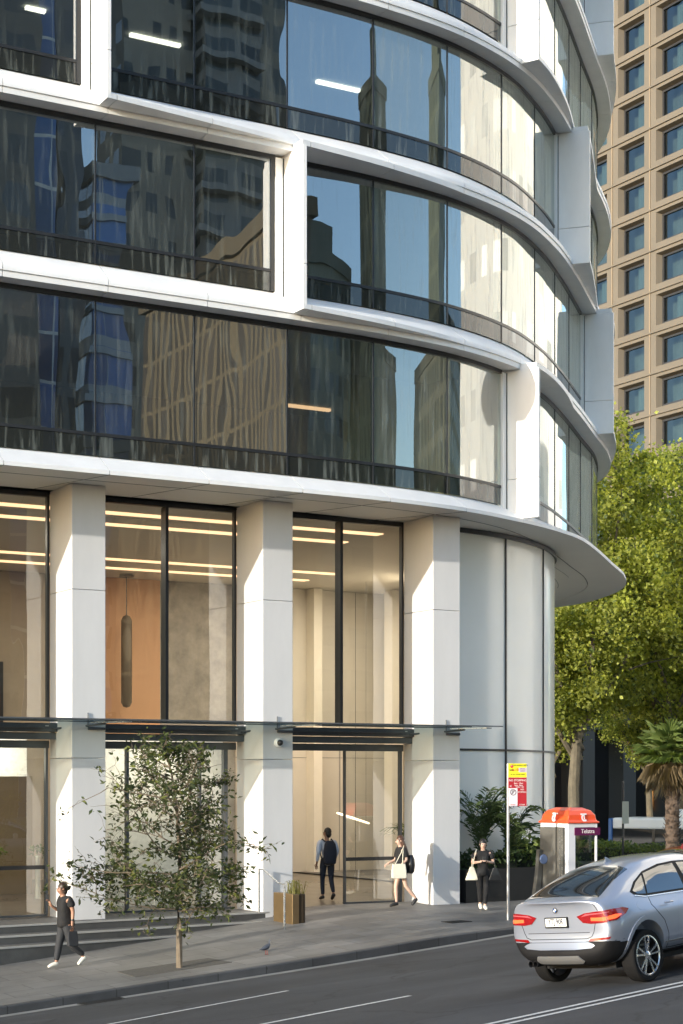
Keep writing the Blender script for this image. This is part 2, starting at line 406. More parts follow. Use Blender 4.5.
# kerb stones and gutter
rows = []; rows2 = []
for i, p in enumerate(kp):
    n = kc.n[i]; q = p - n * .15; gq = p + n * .02
    zt = P(p.x, p.y) ; zb = RD(p.x, p.y)
    if zt < zb + .1: zt = zb + .12
    rows.append([(q.x, q.y, zt + .004), (p.x - n.x*.015, p.y - n.y*.015, zt + .004), (p.x, p.y, zt - .012), (p.x + n.x*.015, p.y + n.y*.015, zb - .3)])
    a = p + n * .018; c = p + n * .34
    rows2.append([(a.x, a.y, RD(a.x, a.y) + .006), (c.x, c.y, RD(c.x, c.y) + .006)])
tag(MB().grid(rows).build('kerb', M['kerb'], smooth=False), kind='structure')
tag(MB().grid(rows2).build('gutter', M['concrete_gutter']), kind='structure')
rows = []
for i, p in enumerate(kp):
    n = kc.n[i]; q = p - n * .15
    row = []
    tgt = Vector((p.x - 1, 1.0)) if p.x < 3 else Vector((4, 6 + max(0, p.y)))
    for t in [0, .1, .25, .5, .75, 1]:
        r_ = q.lerp(tgt, t); zz = P(r_.x, r_.y)
        if t == 0:
            zz = max(zz, RD(p.x, p.y) + .12)
        row.append((r_.x, r_.y, zz))
    rows.append(row)
tag(MB().grid(rows).build('footpath', M['paving'], smooth=True), kind='structure')
# lane paint
def stripe(pts, w, name='lane_marking'):
    rr = []
    for i, (x, y) in enumerate(pts):
        rr.append((x, y))
    a, b_ = Vector(pts[0]), Vector(pts[-1]); t = (b_ - a).normalized(); n = Vector((-t.y, t.x)) * w / 2
    k = max(2, int((b_ - a).length / .6)); rows = []
    for i in range(k + 1):
        c = a.lerp(b_, i / k); rows.append([(c.x + n.x, c.y + n.y, RD(c.x + n.x, c.y + n.y) + .006), (c.x - n.x, c.y - n.y, RD(c.x - n.x, c.y - n.y) + .006)])
    o = MB().grid(rows).build(name, M['paint']); tag(o, kind='structure'); return o
def ext(a, b_, k0, k1):
    a, b_ = Vector(a), Vector(b_); return [tuple(a + (a - b_) * k0), tuple(b_ + (b_ - a) * k1)]
stripe(ext((-12.16, -9.95), (-8.78, -9.2), .3, 0), .09)
stripe(ext((-11.07, -12.79), (-8.41, -12.33), .4, 0), .10)
stripe(ext((-9.73, -16.29), (-6.15, -15.65), 5, 6), .10)
stripe(ext((-9.73, -16.55), (-6.15, -15.91), 5, 6), .10)
for k in (1.6, 3.2):
    stripe([(-12.16 + 7.2*k, -9.95 + 1.6*k), (-8.78 + 7.2*k, -9.2 + 1.6*k)], .09)

# ------------------------------------------------------------------ stairs and entry floor
stair = empty('entrance_steps', (-9, -1, 0), label='three dark granite steps with pale nosings in front of the white columns', cat='steps')
def line_y(pa, pb):
    return lambda x: pa[1] + (pb[1] - pa[1]) * (x - pa[0]) / (pb[0] - pa[0])
N1 = line_y((-10.1, -.62), (-4.2, .02)); N2 = line_y((-10.24, -1.15), (-4.2, -.41)); N3 = line_y((-10.45, -1.7), (-6.4, -1.0))
def loc_build(mb, name, mat, parent, **k):
    o = mb.build(name, mat, parent, **k)
    o.location = -Vector(parent.location)
    return o
for (fn, z0, z1, xe, zt) in ((N3, -1.3, -.32, -5.9, 0), (N2, -1.3, -.16, -4.15, 0), (N1, -1.3, -.0, -4.2, 0)):
    xs = [-40, -30, -20, -14, xe]
    nxt = {N3: N2, N2: N1}.get(fn)
    back = (lambda x: 1.1) if nxt is None else (lambda x, nxt=nxt: nxt(x) + .02)
    mb = MB(); pts = [(x, fn(x)) for x in xs] + [(xe, back(xe)), (-40, back(-40))]
    mb.prism(pts, z0, z1)
    loc_build(mb, 'tread', M['step'], stair)
    ns = MB(); xs2 = [(x, fn(x) - .012) for x in xs] + [(x, fn(x) + .05) for x in reversed(xs)]
    ns.prism(xs2, z1 - .03, z1 + .004)
    loc_build(ns, 'nosing', M['nosing'], stair)
lf = MB(); lf.prism([(-40, 1.1), (-3.75, 1.1), (-3.75, .9), (.8, .9), (3.3, 1.7), (5.0, 2.65), (6.3, 3.8), (7.4, 5.2), (8.3, 7.3), (8.8, 9.6), (9, 15), (-40, 15)], -.12, .0)
lobby_floor = lf.build('lobby_floor', M['lobby_floor']); tag(lobby_floor, kind='structure')
pl = MB(); pl.prism([(-4.2, .02), (-4.2, -.4), (7.5, -.6), (8.5, 7), (7.3, 5.2), (6.3, 3.85), (5, 2.7), (3.3, 1.75), (.8, .9), (-3.75, .9), (-3.75, 1.1), (-4.2, 1.1)], -.3, lambda x, y: -.004 if y > .5 else P(x, y) + .006)
pl.build('landing', M['paving']); tag(bpy.data.objects['landing'], kind='structure')
# ------------------------------------------------------------------ the white office tower
tower = empty('office_tower', (0, 0, 0), label='white office tower with curved glass floors, projecting white bands and tall lobby columns', cat='building')
GC = Curve2([(-40, -.8), (-24, -.8), (-8, -.8), (-6, -.8), (-4, -.78), (-2, -.70), (.3, -.33), (2.5, .55), (4.4, 1.85), (6.4, 3.6), (9.0, 6.1), (11.2, 8.25), (13.0, 10.5), (14.2, 12.9), (14.9, 15.3), (14.6, 17.2), (13.2, 18.3)], .2)
ZB = [9.05, 12.75, 16.35, 19.95, 23.65, 27.3]
SB = [.45, .66, .65, .65, .65, .65]
AX = GC.arc_at_x
fins = {0: [AX(2.45)], 1: [AX(-4.28), AX(9.3)], 2: [AX(-8.72), AX(5.95)], 3: [AX(2.45)], 4: [AX(-4.28), AX(9.3)]}
fins[-1] = []
A_END = GC.l[-1] - .4
KW = .12
def d_row(r, a):
    """how far the frame of row r stands proud of the glass at arc a"""
    if r < 0:
        x = GC.at(a).x
        t = max(0, min(1, (x - 1.5) / 4)); t = t * t * (3 - 2 * t)
        return .5 + .4 * t
    d = .45
    for k in fins.get(r, []):
        if a >= k - .1: d = .45 + .45 * max(0, 1 - (a - k) / 4.6)
    return d
def strip(prof, a0, a1, z, row, mb, st=.25):
    cuts = [a0]
    while cuts[-1] + st < a1: cuts.append(cuts[-1] + st)
    cuts.append(a1)
    rows = []
    for a in cuts:
        d = d_row(row, min(max(a, a0 + 1e-3), a1 - 1e-3))
        rr = []
        for (k, c, h) in prof:
            p = GC.at(a, k * d + c); rr.append((p.x, p.y, z + h))
        rows.append(rr)
    n0 = len(mb.v); mb.grid(rows, close=True)
    nc = len(prof); mb.f.append(tuple(n0 + j for j in range(nc))); mb.m.append(0)
    mb.f.append(tuple(n0 + (len(rows) - 1) * nc + j for j in range(nc))); mb.m.append(0)
def segs(a0, a1, joints, brk):
    ks = sorted(set([a0, a1] + [j for j in joints if a0 < j < a1] + [b for b in brk if a0 < b < a1]))
    for i in range(len(ks) - 1):
        yield ks[i] + (.008 if i else 0), ks[i+1] - .008
JO = [AX(-8.72) + 2.22 * k for k in range(-14, 18)]
for i, zb in enumerate(ZB):
    mb = MB()
    if i == 0:
        prof = [(0, -.06, .45), (.85, 0, .13), (1, 0, .085), (1, 0, 0), (0, -.06, 0)]
        for a, c in segs(0, A_END, [j + .12 for j in JO], []): strip(prof, a, c, zb, -1, mb)
    else:
        prof = [(0, -.06, SB[i]), (.9, 0, .29), (1, 0, .22), (1, 0, .125), (0, -.06, .125)]
        for a, c in segs(0, A_END, [j + .12 for j in JO], [q - .1 for q in fins.get(i, [])]): strip(prof, a, c, zb, i, mb)
        prof = [(0, -.10, .12), (.94, 0, .12), (.94, 0, 0), (0, -.02, 0), (0, -.02, .06), (0, -.10, .06)]
        for a, c in segs(0, A_END, [j + .12 for j in JO], [q - .1 for q in fins.get(i - 1, [])]): strip(prof, a, c, zb, i - 1, mb)
    mb.build('white_band', M['white'], tower, smooth=True)
# fins (left ends of the projecting window boxes) and inner jambs
for r, ks in fins.items():
    if r < 0: continue
    z0 = ZB[r] + .12; z1 = ZB[r + 1] - .003
    for k in ks:
        mb = MB()
        a = GC.at(k - .10, -.06); b2 = GC.at(k - .10, .905); c = GC.at(k - .01, .905); d = GC.at(k - .01, -.06)
        for (za, zc) in ((z0, z0 + .95), (z0 + .962, z1)):
            mb.prism([tuple(a), tuple(b2), tuple(c), tuple(d)], za, zc)
        mb.build('window_box_side', M['white'], tower, bevel=.01)
        jb = MB()
        a = GC.at(k - .30, -.08); b2 = GC.at(k - .30, .06); c = GC.at(k - .11, .06); d = GC.at(k - .11, -.08)
        jb.prism([tuple(a), tuple(b2), tuple(c), tuple(d)], ZB[r] + .125, z1 - .06)
        jb.build('jamb_panel', M['white'], tower)
        a = GC.at(k - .125, 0); b2 = GC.at(k - .125, .075); c = GC.at(k - .101, .075); d = GC.at(k - .101, 0)
        MB().prism([tuple(a), tuple(b2), tuple(c), tuple(d)], ZB[r] + .13, z1 - .06).build('jamb_joint', M['black'], tower)
# windows: each bay a part with black frame as sub-part
def arc_sheet(a0, a1, z0, z1, off, mb, m=0, curve=GC):
    n = max(1, int((a1 - a0) / .25)); rows = [[], []]
    for i in range(n + 1):
        p = curve.at(a0 + (a1 - a0) * i / n, off); rows[0].append((p.x, p.y, z0)); rows[1].append((p.x, p.y, z1))
    mb.grid(rows, m)
def arc_bar(a0, a1, z0, z1, o0, o1, mb, m=0, curve=GC):
    n = max(1, int((a1 - a0) / .3)); rows = []
    for i in range(n + 1):
        a = a0 + (a1 - a0) * i / n; p, q = curve.at(a, o0), curve.at(a, o1)
        rows.append([(p.x, p.y, z0), (q.x, q.y, z0), (q.x, q.y, z1), (p.x, p.y, z1)])
    n0 = len(mb.v); mb.grid(rows, m, close=True)
    mb.f += [(n0, n0+1, n0+2, n0+3), tuple(n0 + 4 * n + j for j in range(4))]; mb.m += [m, m]
for r in range(5):
    zs, ze = ZB[r] + SB[r], ZB[r + 1]
    zt = zs + .44
    ks = fins[r]
    stops = [AX(-8.72) + 2.22 * k for k in range(-6, 15)]
    stops = [s for s in stops if s < A_END]
    for i in range(len(stops) - 1):
        a0, a1 = stops[i], stops[i + 1]
        pieces = [(a0, a1)]
        for k in ks:
            np_ = []
            for (p0, p1) in pieces:
                if p0 < k - .12 < p1 or p0 < k + .05 < p1:
                    if k - .3 - p0 > .15: np_.append((p0, k - .30))
                    if p1 - k > .2: np_.append((k + .03, p1))
                else: np_.append((p0, p1))
            pieces = np_
        for (p0, p1) in pieces:
            if p1 > A_END: continue
            w = MB(); arc_sheet(p0, p1, zt + .02, ze - .06, 0, w, 0); arc_sheet(p0, p1, zs, zt - .02, 0, w, 1)
            # a pane and a lower spandrel pane in the same window
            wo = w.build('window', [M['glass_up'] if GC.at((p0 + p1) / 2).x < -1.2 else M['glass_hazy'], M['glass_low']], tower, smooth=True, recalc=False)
            fr = MB()
            x = GC.at((p0 + p1) / 2).x
            fr_w = .03 if x < 3.2 else .014
            arc_bar(p0, p1, zt - .032, zt + .032, -.05, .02, fr)
            arc_bar(p0, p1, ze - .10, ze - .004, -.09, .03, fr)
            arc_bar(p0 - .001, p0 + fr_w, zs, ze - .1, -.08, .015, fr)
            if any(abs(p1 - (k - .30)) < .01 for k in ks): arc_bar(p1 - .10, p1, zs, ze - .1, -.09, .03, fr)
            fr.build('window_frame', M['black'], wo)
# slabs, ceilings, back walls
def area_poly(off, x_left=-40):
    pts = [tuple(GC.at(a, off)) for a in [A_END * k / 70 for k in range(71)]]
    pts += [(11.5, 17.6), (-40, 5.4)]
    return pts
cp = area_poly(-.12); bp_ = [(-40, 3.8), (-16, 7.2), (4, 7.2), (7.5, 11), (9, 14.5), (9, 16.2), (-16, 10.2), (-40, 4.8)]
for i, zb in enumerate(ZB):
    s = MB(); s.prism(cp, zb + .13, zb + (.35 if i else .4)); s.build('floor_slab', M['carpet'], tower)
    if i:
        c = MB(); c.prism(cp, zb - .05, zb + .05); c.build('office_ceiling', M['ceil'], tower)
for i in range(5):
    w = MB(); w.prism(bp_, ZB[i] + .41, ZB[i+1] - .06); w.build('office_core', M['office_dark'], tower)
# roller blinds behind the right hand windows
for r in range(5):
    st = AX(2.3) if r != 0 else AX(2.6)
    if r in (0, 3): st = AX(2.55)
    zs, ze = ZB[r] + .42, ZB[r+1] - .12
    aa = st
    while aa < A_END - 2.2:
        b_ = MB(); rows = [[], []]
        for k in range(23):
            a = aa + 2.16 * k / 22; off = -.28 + .05 * math.sin(k * 2.1 + r) * (1 if r in (0, 1) and aa > AX(4) else .15)
            p = GC.at(a, off); rows[0].append((p.x, p.y, zs)); rows[1].append((p.x, p.y, ze))
        b_.grid(rows); b_.build('roller_blind', M['blind'], tower, smooth=True, recalc=False)
        aa += 2.22
# office lights seen through the glass
for (r, x, y, ln) in ((2, -6.4, 2.73, 1.25), (2, -1.4, 2.97, 1.2), (2, -8.95, 2.56, .45), (0, -.55, 6.1, 1.3), (3, -1, 2, 1.3)):
    l = MB().box(x, x + ln, y, y + .12, ZB[r+1] - .12, ZB[r+1] - .055); l.build('ceiling_light', M['lamp_white'] if r else M['cove'], tower)
# beige meeting room at the end of the lowest office floor
mr_ = MB().box(-.9, 1.6, 2.4, 2.6, ZB[0] + .41, ZB[1] - .06); mr_.box(1.4, 1.8, 1.5, 2.4, ZB[0] + .41, ZB[1] - .06)
mr_.build('meeting_room_wall', pm('meeting_room_paint', (.50, .47, .33), .8, var=.06), tower)
# soffit under band 0, with dark reveal line
sf = MB()
pts_o = [tuple(GC.at(A_END * k / 90, d_row(-1, A_END * k / 90) - .012)) for k in range(91)]
HC = Curve2([(-40, 1.35), (-20, 1.35), (-5, 1.35), (0, 1.35), (1.6, 1.38), (3.3, 1.80), (5.0, 2.72), (6.3, 3.85), (7.4, 5.25), (8.3, 7.3), (8.8, 9.6), (9.0, 13), (9.0, 15)], .2)
HL = HC.l[-1]
rows = []
rev = AX(-14)
for k in range(121):
    a = A_END * k / 120
    o = GC.at(a, d_row(-1, a) - .01); sl0 = GC.at(a, -.28 - .0); sl1 = GC.at(a, -.31); x_ = GC.at(a).x; ii = GC.at(a, -1.9) if x_ < 3 else o.lerp(Vector((5.5, 14.3)), min(.9, .25 + (x_ - 3) * .12))
    rows.append([(o.x, o.y, 9.047), (sl0.x, sl0.y, 9.047), (sl0.x, sl0.y, 9.09), (sl1.x, sl1.y, 9.09), (sl1.x, sl1.y, 9.047), (ii.x, ii.y, 9.047)])
MB().grid(rows).build('soffit', M['soffit'], tower)
rb = MB(); arc_bar(0, AX(12.4), 9.043, 9.06, -.28, -.31, rb); rb.build('soffit_reveal', M['black'], tower)
for j in JO:
    if j < AX(1) and j > 0:
        rb = MB()
        p0, p1 = GC.at(j + .12, d_row(-1, j)), GC.at(j - .6, -1.9); t = (p1 - p0).normalized(); n = Vector((-t.y, t.x)) * .006
        rb.prism([tuple(p0 - n), tuple(p0 + n), tuple(p1 + n), tuple(p1 - n)], 9.042, 9.06)
        rb.build('soffit_joint', M['black'], tower)
rb = MB(); arc_bar(AX(3), AX(11), 9.043, 9.06, -.75, -.765, rb); rb.build('soffit_joint', M['steel_dark'], tower)
rb = MB(); arc_bar(AX(2), AX(13), 9.043, 9.06, -1.2, -1.22, rb); rb.build('soffit_joint', M['steel_dark'], tower)
# lobby columns
for X0 in (-17.8, -13.35, -8.9, -4.45, 0):
    c = MB()
    for (z0, z1) in ((-1.0, 3.35), (3.358, 6.85), (6.858, 9.044)):
        c.box(X0, X0 + .75, 0, 1.27, z0, z1)
    c.build('column', M['column'], tower, bevel=.012)
MB().prism([(11.5, 17.6), (-40, 5.4), (-40, 5.6), (11.5, 17.9)], 9.0, 27.6).build('rear_wall', M['white'], tower)  # unseen back slanted along the sun so the plane trees stay lit
MB().box(-40.2, -40, -1, 5.5, -1.5, 27.6).build('end_wall', M['white'], tower)
MB().box(-40.2, -40, 5.5, 16, -1.5, 9.02).build('end_wall', M['white'], tower)
# lobby glazing: bays between columns
def bay(x0, x1, zlo, mull=True):
    w = MB().add([(x0 + .02, 1.35, zlo), (x1 - .02, 1.35, zlo), (x1 - .02, 1.35, 8.93), (x0 + .02, 1.35, 8.93)], [(0, 1, 2, 3)])
    wo = w.build('lobby_window', M['glass_clear'], tower, recalc=False)
    f = MB().box(x0, x1, 1.29, 1.41, 8.93, 9.04)
    if mull: f.box((x0+x1)/2 - .035 + .12, (x0+x1)/2 + .035 + .12, 1.24, 1.50, 4.15, 8.93)
    f.box(x0, x0 + .05, 1.29, 1.41, zlo, 8.93); f.box(x1 - .05, x1, 1.29, 1.41, zlo, 8.93)
    f.build('window_frame', M['black'], wo)
for x0 in (-17.05, -12.6, -8.15, -3.7):
    bay(x0, x0 + 3.7, 4.15)
# side glazing right of the last column (curved)
aa = [HC.arc_at_x(.75), HC.arc_at_x(3.33), HC.arc_at_x(5.35), HC.arc_at_x(7.4), HC.arc_at_x(8.6), HC.arc_at_x(8.6) + 3.3, HC.arc_at_x(8.6) + 6.6]
for i in range(len(aa) - 1):
    w = MB(); arc_sheet(aa[i] + .02, aa[i+1] - .02, 0.0, 8.93, 0, w, curve=HC)
    wo = w.build('lobby_window', M['white_glass'], tower, smooth=True, recalc=False)
    f = MB(); arc_bar(aa[i], aa[i+1], 8.93, 9.04, -.06, .06, f, curve=HC)
    arc_bar(aa[i], aa[i+1], 3.62, 3.67, -.05, .03, f, curve=HC)
    ww = .05 if i < 2 else .012
    arc_bar(aa[i] - ww/2, aa[i] + ww/2, 0, 8.93, -.10, .035, f, curve=HC)
    f.build('window_frame', M['black'], wo)
# white lining wall behind the curved glass
LW = MB()
rows = [[], []]
for k in range(40):
    a = HC.arc_at_x(1.0) + (HL - HC.arc_at_x(1.0)) * k / 39
    p = HC.at(a, -.55); rows[0].append((p.x, p.y, .003)); rows[1].append((p.x, p.y, 8.93))
LW.grid(rows)
LW.build('lining_wall', M['white'], tower, smooth=True)
lwj = MB(); arc_bar(HC.arc_at_x(1.0), HL, 5.9, 5.91, -.735, -.75, lwj, curve=HC); lwj.build('wall_joint', M['steel_dark'], tower)
for xx in (3.0, 5.2):
    p = HC.at(HC.arc_at_x(xx), -.5)
    MB().box(p.x - .16, p.x + .16, p.y - .12, p.y + .14, .003, 8.92).build('inner_pilaster', M['lobby_light'], tower)
# lobby interior
MB().prism([(-40, 1.45)] + [tuple(HC.at(HC.arc_at_x(1) + (HL - HC.arc_at_x(1)) * k / 30, -.1)) for k in range(31)] + [(-40, 14.9)], 8.94, 9.02).build('lobby_ceiling', M['lobby_ceiling'], tower)
for (y, z) in ((2.7, 8.9), (4.4, 8.9), (10.5, 8.9), (12.4, 8.9)):
    MB().box(-20, .2 if y < 6 else 3.5, y - .16, y + .16, 8.915, 8.938).build('ceiling_cove_light', M['cove'], tower)
for (xa, xb, mt) in ((-40, -3.4, M['lobby_stone2']), (-3.4, -.35, M['lobby_orange']), (-.35, 2.2, M['lobby_stone']), (2.2, 9.2, M['lobby_wall'])):
    MB().box(xa, xb, 14.6, 14.9, .003, 8.93).build('lobby_back_wall', mt, tower)
MB().prism([(1.05, 2.2), (1.25, 2.15), (8.6, 14.6), (8.4, 14.6)], .003, 8.93).build('lobby_side_wall', M['lobby_wall'], tower)
for (xa, xb, y) in ((4.7, 5.0, 14.1), (7.1, 7.5, 13.3), (2.3, 2.6, 14.2)):
    MB().box(xa, xb, y, y + .5, .003, 8.92).build('inner_pilaster', M['lobby_light'], tower)
for x in (3.3, 4.1, 5.9, 6.5):
    MB().box(x, x + .012, 14.592, 14.6, .003, 8.92).build('wall_joint', M['steel_dark'], tower)
MB().box(2.2, 8.3, 14.592, 14.6, 3.6, 3.612).build('wall_joint', M['steel_dark'], tower)
# street level of each bay
MB().box(-13, -8.95, 2.55, 2.9, 2.98, 3.9).build('marble_bulkhead', M['marble'], tower)
MB().box(-13, -6.6, 8.6, 8.9, .003, 3.0).build('lobby_lower_wall', pm('brown_wall', (.25, .20, .13), .6, var=.06), tower)
MB().box(-10.2, -9.0, 8.3, 8.6, .003, 2.3).build('dark_opening', M['black'], tower)
MB().box(-7.7, -3.9, 3.1, 3.5, .003, 3.9).build('marble_wall', M['marble'], tower)
for x0 in (-17.05, -12.6, -8.15, -3.7):
    MB().box(x0, x0 + 3.7, 1.30, 1.42, 3.58, 3.74).build('door_header', M['steel_dark'], tower)
# glazed screens at street level
def screen(x0, x1, posts, z0=.03, strip=True):
    w = MB().add([(x0, 1.352, z0), (x1, 1.352, z0), (x1, 1.352, 3.58), (x0, 1.352, 3.58)], [(0, 1, 2, 3)])
    wo = w.build('street_window', M['glass_clear'], tower, recalc=False)
    f = MB().box(x0, x1, 1.31, 1.39, .002, .04)
    for (px, pw) in posts: f.box(px - pw/2, px + pw/2, 1.28, 1.40, .04, 3.58)
    f.build('window_frame', M['steel_dark'], wo)
    if strip: MB().box(x0 + .02, x1 - .02, 1.340, 1.348, 1.0, 1.085).build('glass_marking', M['black'], wo)
screen(-12.6, -8.93, [(-12.58, .04), (-10.4, .014), (-8.96, .05)])
screen(-17.05, -13.4, [(-15, .03)])
screen(-8.12, -4.47, [(-7.86, .11), (-7.1, .06), (-5.35, .05), (-4.72, .10)], strip=False)
screen(-1.62, -.03, [(-1.60, .018), (-.07, .05)])
MB().box(-7.8, -7.1, 1.27, 1.33, 1.0, 1.06).build('push_bar', M['steel_dark'], tower)
# canopy
cn = empty('glass_canopy', (-8, -.5, 4.08), label='long glass canopy on slim steel arms over the entrance doors between the white columns', cat='canopy')
for x0 in (-17.05, -12.6, -8.15, -3.7):
    x1 = x0 + 3.7
    mb = MB().box(x0, x1 + .0, .82, 1.25, 3.92, 4.10); mb.box(x0, x1 - .3, .74, .82, 4.0, 4.06); mb.box(x0, x1, .90, 1.28, 3.76, 3.90)
    mb.box(x0 + .4, x0 + 1.9, .79, .815, 3.95, 3.98)
    loc_build(mb, 'fascia_beam', M['steel_dark'], cn)
    mb = MB().box(x0 + .1, x0 + 3.5, .80, .818, 4.03, 4.05); loc_build(mb, 'fascia_trim', M['steel'], cn)
gl = MB().box(-20, .95, -1.15, .8, 4.125, 4.14); loc_build(gl, 'glass_sheet', M['glass_canopy'], cn)
fe = MB().box(-20, 1.15, -1.18, -1.15, 4.115, 4.143); fe.box(-20, .95, -.2, -.17, 4.10, 4.12); loc_build(fe, 'front_rail', M['steel_dark'], cn)
for X0 in (-17.8, -13.35, -8.9, -4.45, 0):
    a = MB()
    a.tube([(X0 - .12, .85, 3.98), (X0 + .35, -.05, 4.03), (X0 + .55, -.5, 4.06)], .022)
    a.tube([(X0 + .35, -.03, 3.97), (X0 + .72, -.03, 3.97)], .03)
    a.tube([(X0 + .35, -.02, 4.0), (X0 + .35, -.02, 4.3)], .012)
    loc_build(a, 'support_arm', M['steel_dark'], cn)
    a = MB(); a.prism([(X0 + .30, -.25), (X0 + .72, -1.13), (X0 + .86, -1.13), (X0 + .50, -.2)], 4.075, 4.10); loc_build(a, 'bracket_plate', M['steel'], cn)
# security camera
sc_ = empty('security_camera', (-4.07, 0, 3.72), label='small white dome security camera on the front of the second visible column', cat='camera')
d = MB().lathe([(.0, .0), (.10, 0), (.10, -.06), (.07, -.09)], axis='y'); d.build('mount', M['white'], sc_, smooth=True)
d = MB().lathe([(.068, -.085), (.06, -.13), (.035, -.16), (0, -.17)], axis='y'); d.build('dome', M['black'], sc_, smooth=True)
# pendant lamps in the lobby
pm_l = pm('dark_pendant_metal', (.10, .075, .045), .5)
pe = empty('pendant_lamp', (-1.87, 13.6, 6.0), label='tall dark cylindrical pendant lamp hanging in front of the copper lobby wall', cat='lamp')
pl_ = MB().lathe([(0, -.98), (.10, -.95), (.16, -.83), (.16, 1.58), (.10, 1.70), (0, 1.74)]); pl_.build('lamp_body', pm_l, pe, smooth=True)
MB().tube([(0, 0, 1.7), (0, 0, 2.88)], .015).build('cable', M['black'], pe)
MB().lathe([(0, 2.85), (.22, 2.85), (.22, 2.91), (0, 2.91)]).build('ceiling_rose', pm_l, pe)
# oval ring lamp seen through the open doorway
ol = empty('ring_lamp', (4.6, 11.5, 1.75), label='slim glowing oval ring lamp tilted inside the open doorway', cat='lamp')
mb = MB(); mb.tube([(.52 * math.cos(t), .3 * math.sin(t), -.15 * math.cos(t) + .05 * math.sin(t)) for t in [2*math.pi*k/40 for k in range(41)]], .028, cap=False)
mb.build('light_ring', pm('ring_lamp_glow', (.9, .8, .6), .5, emis=(1, .78, .5), estr=1.0), ol, smooth=True)
mb = MB(); [mb.tube([(x, 0, -x * .29), (x, 0, 7.15)], .004) for x in (-.45, .45)]; mb.build('cable', M['steel_dark'], ol)
tvp = empty('wall_screen', (-5.75, 14.5, 5.0), label='large dark wall screen showing a red brown picture in the left lobby bay', cat='screen')
MB().box(-1.6, .4, -.1, 0, -1.9, 1.3).build('frame', M['black'], tvp)
MB().box(-1.5, .3, -.115, -.101, -.7, .6).build('display', pm('screen_picture', (.10, .02, .012), .3, var=.8, scale=1.2, emis=(.35, .08, .04), estr=.02), tvp)
# lobby lamps (the photo shows the lobby lit)
for (x, y, e) in ((-10, 6, 80), (-2.0, 9.0, 125), (4.2, 10.5, 130)):
    al = bpy.data.lights.new('lobby_lamp', 'AREA'); al.energy = e; al.shape = 'RECTANGLE'; al.size = 4; al.size_y = 1.5; al.color = (1, .86, .68)
    ao = link(bpy.data.objects.new('lobby_lamp', al)); ao.location = (x, y, 8.8)
for x in (-6.0, -10.6):
    al = bpy.data.lights.new('vestibule_lamp', 'AREA'); al.energy = 24; al.shape = 'RECTANGLE'; al.size = 3; al.size_y = .3; al.color = (1, .93, .80)
    ao = link(bpy.data.objects.new('vestibule_lamp', al)); ao.location = (x, 1.75, 3.7); ao.rotation_euler = (R_(30), 0, 0)
# ------------------------------------------------------------------ hotel on the right
hs = MB(); hs.add([(12, 13, -1.62), (110, 13, -1.62), (110, 160, -1.62), (12, 160, -1.62)], [(0, 1, 2, 3)])
tag(hs.build('side_street', M['asphalt']), kind='structure')
hotel = empty('hotel_building', (61, 66, -1.6), label='tall tan concrete hotel with a grid of deep set dark windows behind the trees', cat='building')
tan = pm('tan_precast', (.135, .117, .09), .85, var=.10, scale=.35, bump=.15, bscale=8)
hglass = glass_mat('hotel_glass', (.36, .44, .43), .14, wave=.08, gtint=(.56, .64, .68))
hfr = pm('hotel_window_frame', (.03, .03, .032), .4)
curt = pm('hotel_curtain', (.27, .31, .30), .9, var=.3, scale=1.2, stretch=(6, 6, .2))
ycs = [67.37 + 4.3 * k for k in range(-3, 4)]; zcs = [57.4 + 2.96 * k for k in range(-12, 4)]
HX = 61.0
wall = MB()
y_lo, y_hi = ycs[0] - 2.15, ycs[-1] + 2.15
for yc in ycs:
    for zc in zcs:
        a0, a1, b0, b1 = yc - 2.15, yc + 2.15, zc - 1.48, zc + 1.48
        o0, o1, p0, p1 = yc - 1.50, yc + 1.50, zc - 1.10, zc + 1.12     # opening at the face
        w0, w1, q0, q1 = yc - 1.32, yc + 1.32, zc - .98, zc + 1.0      # opening at the glass
        vs = [(HX, a0, b0), (HX, a1, b0), (HX, a1, b1), (HX, a0, b1), (HX, o0, p0), (HX, o1, p0), (HX, o1, p1), (HX, o0, p1),
              (HX + .5, w0, q0), (HX + .5, w1, q0), (HX + .5, w1, q1), (HX + .5, w0, q1)]
        wall.add(vs, [(0, 1, 5, 4), (1, 2, 6, 5), (2, 3, 7, 6), (3, 0, 4, 7), (4, 5, 9, 8), (5, 6, 10, 9), (6, 7, 11, 10), (7, 4, 8, 11)])
wo = loc_build(wall, 'wall', tan, hotel, recalc=False)
lb = MB()
for zc in zcs: lb.box(HX - .12, HX - .005, y_lo, y_hi, zc + 1.36, zc + 1.47)
loc_build(lb, 'ledge', tan, hotel)
lb = MB()
for yc in ycs: lb.box(HX - .06, HX - .004, yc + 2.10, yc + 2.2, zcs[0] - 1.4, zcs[-1] + 1.4)
loc_build(lb, 'vertical_joint', pm('tan_joint', (.24, .19, .13), .9), hotel)
def hwin():
    f = MB(); w0, w1, q0, q1 = -1.33, 1.33, -.99, 1.01; t = .15
    f.box(.44, .60, w0, w0 + t, q0, q1); f.box(.44, .60, w1 - t, w1, q0, q1); f.box(.44, .60, w0 + t, w1 - t, q0, q0 + t); f.box(.44, .60, w0 + t, w1 - t, q1 - t, q1)
    fo = f.build('window', hfr, hotel)
    MB().add([(.54, w0 + t, q0 + t), (.54, w1 - t, q0 + t), (.54, w1 - t, q1 - t), (.54, w0 + t, q1 - t)], [(0, 3, 2, 1)]).build('pane', hglass, fo, recalc=False)
    c = MB(); n = 14
    c.grid([[(.8 + .05 * (i % 2), w0 + .1 + i * .5 * (w1 - w0) / n, z) for i in range(n + 1)] for z in (q0, q1)]); c.build('curtain', curt, fo)
    return fo
hw = hwin(); first = True
